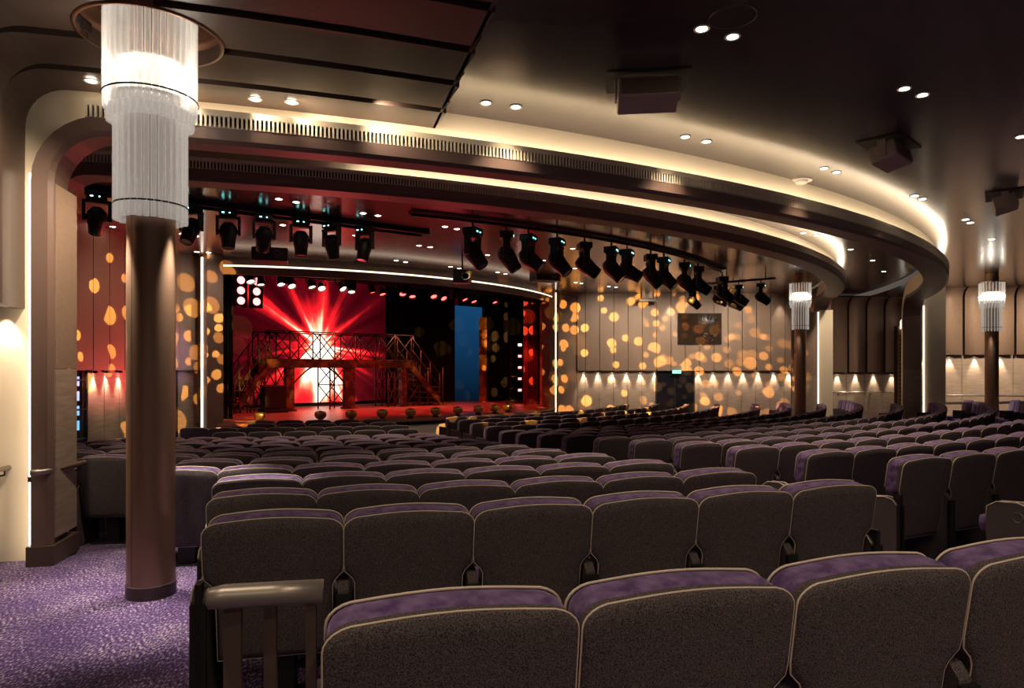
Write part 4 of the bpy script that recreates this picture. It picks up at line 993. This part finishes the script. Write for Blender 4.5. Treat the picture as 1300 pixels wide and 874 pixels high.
for r_ in rows:
    b_, n, t_, R, z, i, c = r_; p = wpos(t_, R, z)
    xp = 650 + F * p.x / max(p.y, .1)
    if p.y < .3 or xp > 1420 or xp < -80 or p.x < -6.5: continue
    dc = p - Vector((CR[0], CR[1], 0)); dc.z = 0; tc_ = math.degrees(math.atan2(dc.x, -dc.y))
    if (dc.length > 18.6 and p.y > 19.0) or p.y > 22.0: continue
    if min((Vector((p.x, p.y, 0)) - ringp(q_[0], R_(q_[1]))).length for q_ in ((19.55, 71.4), (17.45, 76))) < .62: continue
    if min((Vector((p.x, p.y)) - Vector(q_)).length for q_ in ((COLX, COLY), ((1259 - 650) / F * 16.9, 16.9), ((1016 - 650) / F * 18.3, 18.3))) < .5: continue
    items.append((p.length, r_, p))
items.sort(key=lambda q: q[0])
rown = {1: 'nearest row'}
def row_name(n):
    return 'row %s back' % ordn(n)
NI, NFULL = 300, 170
stuff = MB(); smv = [v.co.copy() for v in smesh.vertices]; smf = [(tuple(p.vertices), p.material_index, p.use_smooth) for p in smesh.polygons]
for k, (d_, (b_, n, t_, R, z, i, c), p) in enumerate(items):
    if b_ == 'nearest row': lab = 'purple-topped grey theatre seat in the nearest row, %s seat from the guard rail' % ordn(i + 1)
    elif b_ == 'near block': lab = 'purple-topped grey seat, block facing the stage, %s row from stage, %s from aisle' % (ordn(17 - n), ordn(c - i))
    else: lab = 'purple-topped grey seat, block by the beige wall, %s row from stage, %s from aisle' % (ordn(17 - n), ordn(i + 1))
    if k < NI:
        if k < NFULL:
            src = seatL if (i == 0) else (seatR if i == c - 1 and b_ != 'nearest row' else seatP); q = copy_tree(src)
        else: q = bpy.data.objects.new('theatre_seat', smesh); col.objects.link(q)
        q.location = p; q.rotation_euler = (0, 0, t_)
        tag(q, lab, 'theatre seat', {'nearest row': 'theatre seats of the nearest row', 'near block': 'theatre seats facing the stage', 'far block': 'theatre seats by the beige wall'}[b_])
    else:
        X_ = Matrix.Translation(p) @ Matrix.Rotation(t_, 4, 'Z')
        o_ = len(stuff.v); stuff.v += [tuple(X_ @ v) for v in smv]
        for mt in smesh.materials: stuff.m(mt)
        for f_, mi, sm in smf: stuff.f.append(tuple(a + o_ for a in f_)); stuff.mi.append((mi, sm))
if stuff.v:
    o = stuff.build('theatre_seats'); tag(o, 'remaining distant theatre seats curving round towards the stage', 'theatre seats', None, 'stuff')
def kill(o):
    for c_ in list(o.children): kill(c_)
    bpy.data.objects.remove(o)
for o in (seatP, seatL, seatR): kill(o)
# raised tier that carries the nearest row
m = MB(); sector(m, 23.2, 26.5, R_(13.2), R_(26), .09, M['carpet'], CS); 
sweepv = []
k = 12
for i in range(k + 1):
    t_ = R_(13.2) + R_(12.8) * i / k; sweepv += [ringp(23.2, t_, 0, CS), ringp(23.2, t_, .09, CS)]
m.add(sweepv, [(2 * i, 2 * i + 2, 2 * i + 3, 2 * i + 1) for i in range(k)], M['carpet']); struct(m.build('floor'))

# ------------------------------------------------------------------ stage and effect lights
RED = (1, .03, .03)
for u, v, e, cl in ((2.5, 1.2, 260, RED), (5.2, 1.2, 320, RED), (8, 1.2, 260, RED), (4, 3, 160, (1, .25, .15)), (7, 3, 160, (1, .3, .15))):
    lamp('SPOT', stg(u, v, 3.3), e, cl, stg(u + .3, v + .6, 0), spot_size=R_(95), spot_blend=.7, shadow_soft_size=.1, name='par_or_added_lamp')
lamp('SPOT', stg(9.2, .8, 3.3), 120, RED, stg(10.3, 1.7, 1.2), spot_size=R_(50), spot_blend=.6, shadow_soft_size=.05, name='par_or_added_lamp')
lamp('SPOT', ringp(10.2, R_(12), 1.0), 240, (1, .09, .08), Vector((-7.4, 12.6, 2.9)), spot_size=R_(95), spot_blend=.8, shadow_soft_size=.05, name='par_or_added_lamp')  # added red spot that tints the left wall, not a truss lantern
# up-facing wash on the glossy ceiling from the stage lip
lamp('SPOT', ringp(9.7, R_(22), ZS + .15), 190, (1, .08, .08), ringp(13.0, R_(18), 4), spot_size=R_(90), spot_blend=.9, shadow_soft_size=.1, name='floor_wash_lamp')
lamp('SPOT', ringp(9.7, R_(40), ZS + .15), 190, (1, .08, .08), ringp(13.0, R_(38), 4), spot_size=R_(90), spot_blend=.9, shadow_soft_size=.1, name='floor_wash_lamp')
def gobo(loc, target, energy, size, scale, seed, color=(1, .48, .10), thr=.36):
    o = lamp('SPOT', loc, energy, color, target, spot_size=R_(size), spot_blend=.25, shadow_soft_size=.008, name='gobo_lamp'); d = o.data; d.use_nodes = True; nt = d.node_tree
    em = [n_ for n_ in nt.nodes if n_.type == 'EMISSION'][0]
    tc = nt.nodes.new('ShaderNodeTexCoord'); sp = nt.nodes.new('ShaderNodeSeparateXYZ'); nt.links.new(tc.outputs['Normal'], sp.inputs[0])
    def mt_(op, a, b__=None):
        n_ = nt.nodes.new('ShaderNodeMath'); n_.operation = op
        for i_, v_ in enumerate((a, b__)):
            if v_ is None: continue
            if isinstance(v_, (int, float)): n_.inputs[i_].default_value = v_
            else: nt.links.new(v_, n_.inputs[i_])
        return n_.outputs[0]
    cb = nt.nodes.new('ShaderNodeCombineXYZ'); nt.links.new(mt_('ADD', mt_('DIVIDE', sp.outputs['X'], sp.outputs['Z']), seed), cb.inputs[0]); nt.links.new(mt_('DIVIDE', sp.outputs['Y'], sp.outputs['Z']), cb.inputs[1])
    vo = nt.nodes.new('ShaderNodeTexVoronoi'); vo.voronoi_dimensions = '2D'; vo.inputs['Scale'].default_value = scale; nt.links.new(cb.outputs[0], vo.inputs['Vector'])
    sc_ = nt.nodes.new('ShaderNodeSeparateColor'); nt.links.new(vo.outputs['Color'], sc_.inputs[0])
    rad = mt_('MULTIPLY', mt_('ADD', mt_('MULTIPLY', sc_.outputs[1], .7), .55), thr)
    nt.links.new(mt_('MULTIPLY', mt_('LESS_THAN', vo.outputs['Distance'], rad), mt_('GREATER_THAN', sc_.outputs[0], .50)), em.inputs['Strength'])
    return o
gobo(ringp(14.7, R_(43), 3.0), (4.2, 22.7, 1.7), 8500, 62, 20, 3.3, (1, .46, .10))
gobo(ringp(14.7, R_(52), 3.0), (7.0, 22.7, 1.6), 2400, 46, 22, 9.1, (1, .46, .10))
gobo((-4.2, 10.4, 3.0), (-7.35, 12.6, 1.9), 1500, 90, 8.5, 6.4, thr=.34)
gobo((-2.6, 12.4, 3.0), (-6.9, 15.6, 1.3), 2000, 40, 15, 2.2)
gobo(ringp(15.0, R_(30), 3.5), stg(10.4, 2.5, 1.0), 1500, 34, 15, 5.0)
gobo(ringp(15.0, R_(34), 3.5), ringp(11.0, R_(45), 0), 1200, 50, 10, 7.7)
# added violet spot tinting the far left of the wall, no lantern there
lamp('SPOT', (-4.6, 12.6, 3.2), 260, (.75, .45, 1), (-7.35, 14.3, 1.9), spot_size=R_(30), spot_blend=.8, shadow_soft_size=.05, name='par_or_added_lamp')
# grazing light beside the control window
lamp('SPOT', (5.25, 22.5, Z(2.45)), 60, (1, .88, .74), (5.2, 22.75, 1.5), spot_size=R_(50), spot_blend=.9, shadow_soft_size=.03, name='downlight_or_added_lamp')
for x_, y_, q_, e_ in ((324, 126, (-1.9, 5.6, 3.45), 12), (370, 130, (-1.3, 5.9, 3.45), 12), (480, 132, (-.9, 6.2, 3.45), 12), (240, 118, (-2.6, 5.4, 3.45), 10)):
    lamp('SPOT', px(x_, y_, Z(2.17)), e_, (1, .80, .58), q_, spot_size=R_(120), spot_blend=.9, shadow_soft_size=.04, name='downlight_or_added_lamp')  # aimed at the ring's vent band; the last two are added, without a downlight
lamp('SPOT', (-2.7, 3.9, Z(1.79)), 150, (1, .78, .56), (-3.8, 4.6, 2.5), spot_size=R_(80), spot_blend=.9, shadow_soft_size=.05, name='downlight_or_added_lamp')  # added spot without a fixture, brightens the folded rib legs
lamp('SPOT', (-3.9, 5.22, Z(.44)), 13, (1, .84, .62), (-3.95, 5.36, .3), spot_size=R_(80), spot_blend=.8, shadow_soft_size=.02, name='wall_downlight_lamp')
lamp('SPOT', (-3.86, 4.6, Z(.44)), 14, (1, .84, .62), (-4.02, 4.65, .3), spot_size=R_(80), spot_blend=.8, shadow_soft_size=.02, name='wall_downlight_lamp')
for x_, e_ in ((3.2, 70), (4.6, 85), (6.2, 75), (7.8, 90)):
    lamp('SPOT', (x_, 20.2, Z(2.48)), e_ * 2.2, (1, .78, .58), (x_, 22.8, 2.0), spot_size=R_(88), spot_blend=.9, shadow_soft_size=.05, name='downlight_or_added_lamp')  # added spots that wash the beige wall
for p_, q_, e_ in (((11.6, 20.6, Z(2.40)), (12.0, 22.7, 1.8), 110), ((9.0, 18.0, Z(2.48)), (9.6, 20.3, 1.8), 110), ((12.4, 17.6, Z(2.3)), (13.2, 20.0, 1.8), 210), ((14.6, 17.2, Z(2.3)), (15.0, 19.6, 1.8), 180),
                   ((-5.4, 11.6, Z(2.48)), (-7.3, 12.4, 1.6), 22), ((-5.6, 13.8, Z(2.48)), (-7.2, 15.0, 1.6), 40), ((-2.6, 5.6, Z(1.79)), (-3.7, 5.5, 1.6), 50)):
    lamp('SPOT', p_, e_ * 1.6, (1, .78, .56), q_, spot_size=R_(95), spot_blend=.9, shadow_soft_size=.05, name='downlight_or_added_lamp')  # added fill spots for the far walls, left wall and near pier
lamp('SPOT', (8.9, 22.5, Z(2.45)), 50, (1, .85, .68), (8.9, 22.75, 1.5), spot_size=R_(50), spot_blend=.9, shadow_soft_size=.03, name='downlight_or_added_lamp')
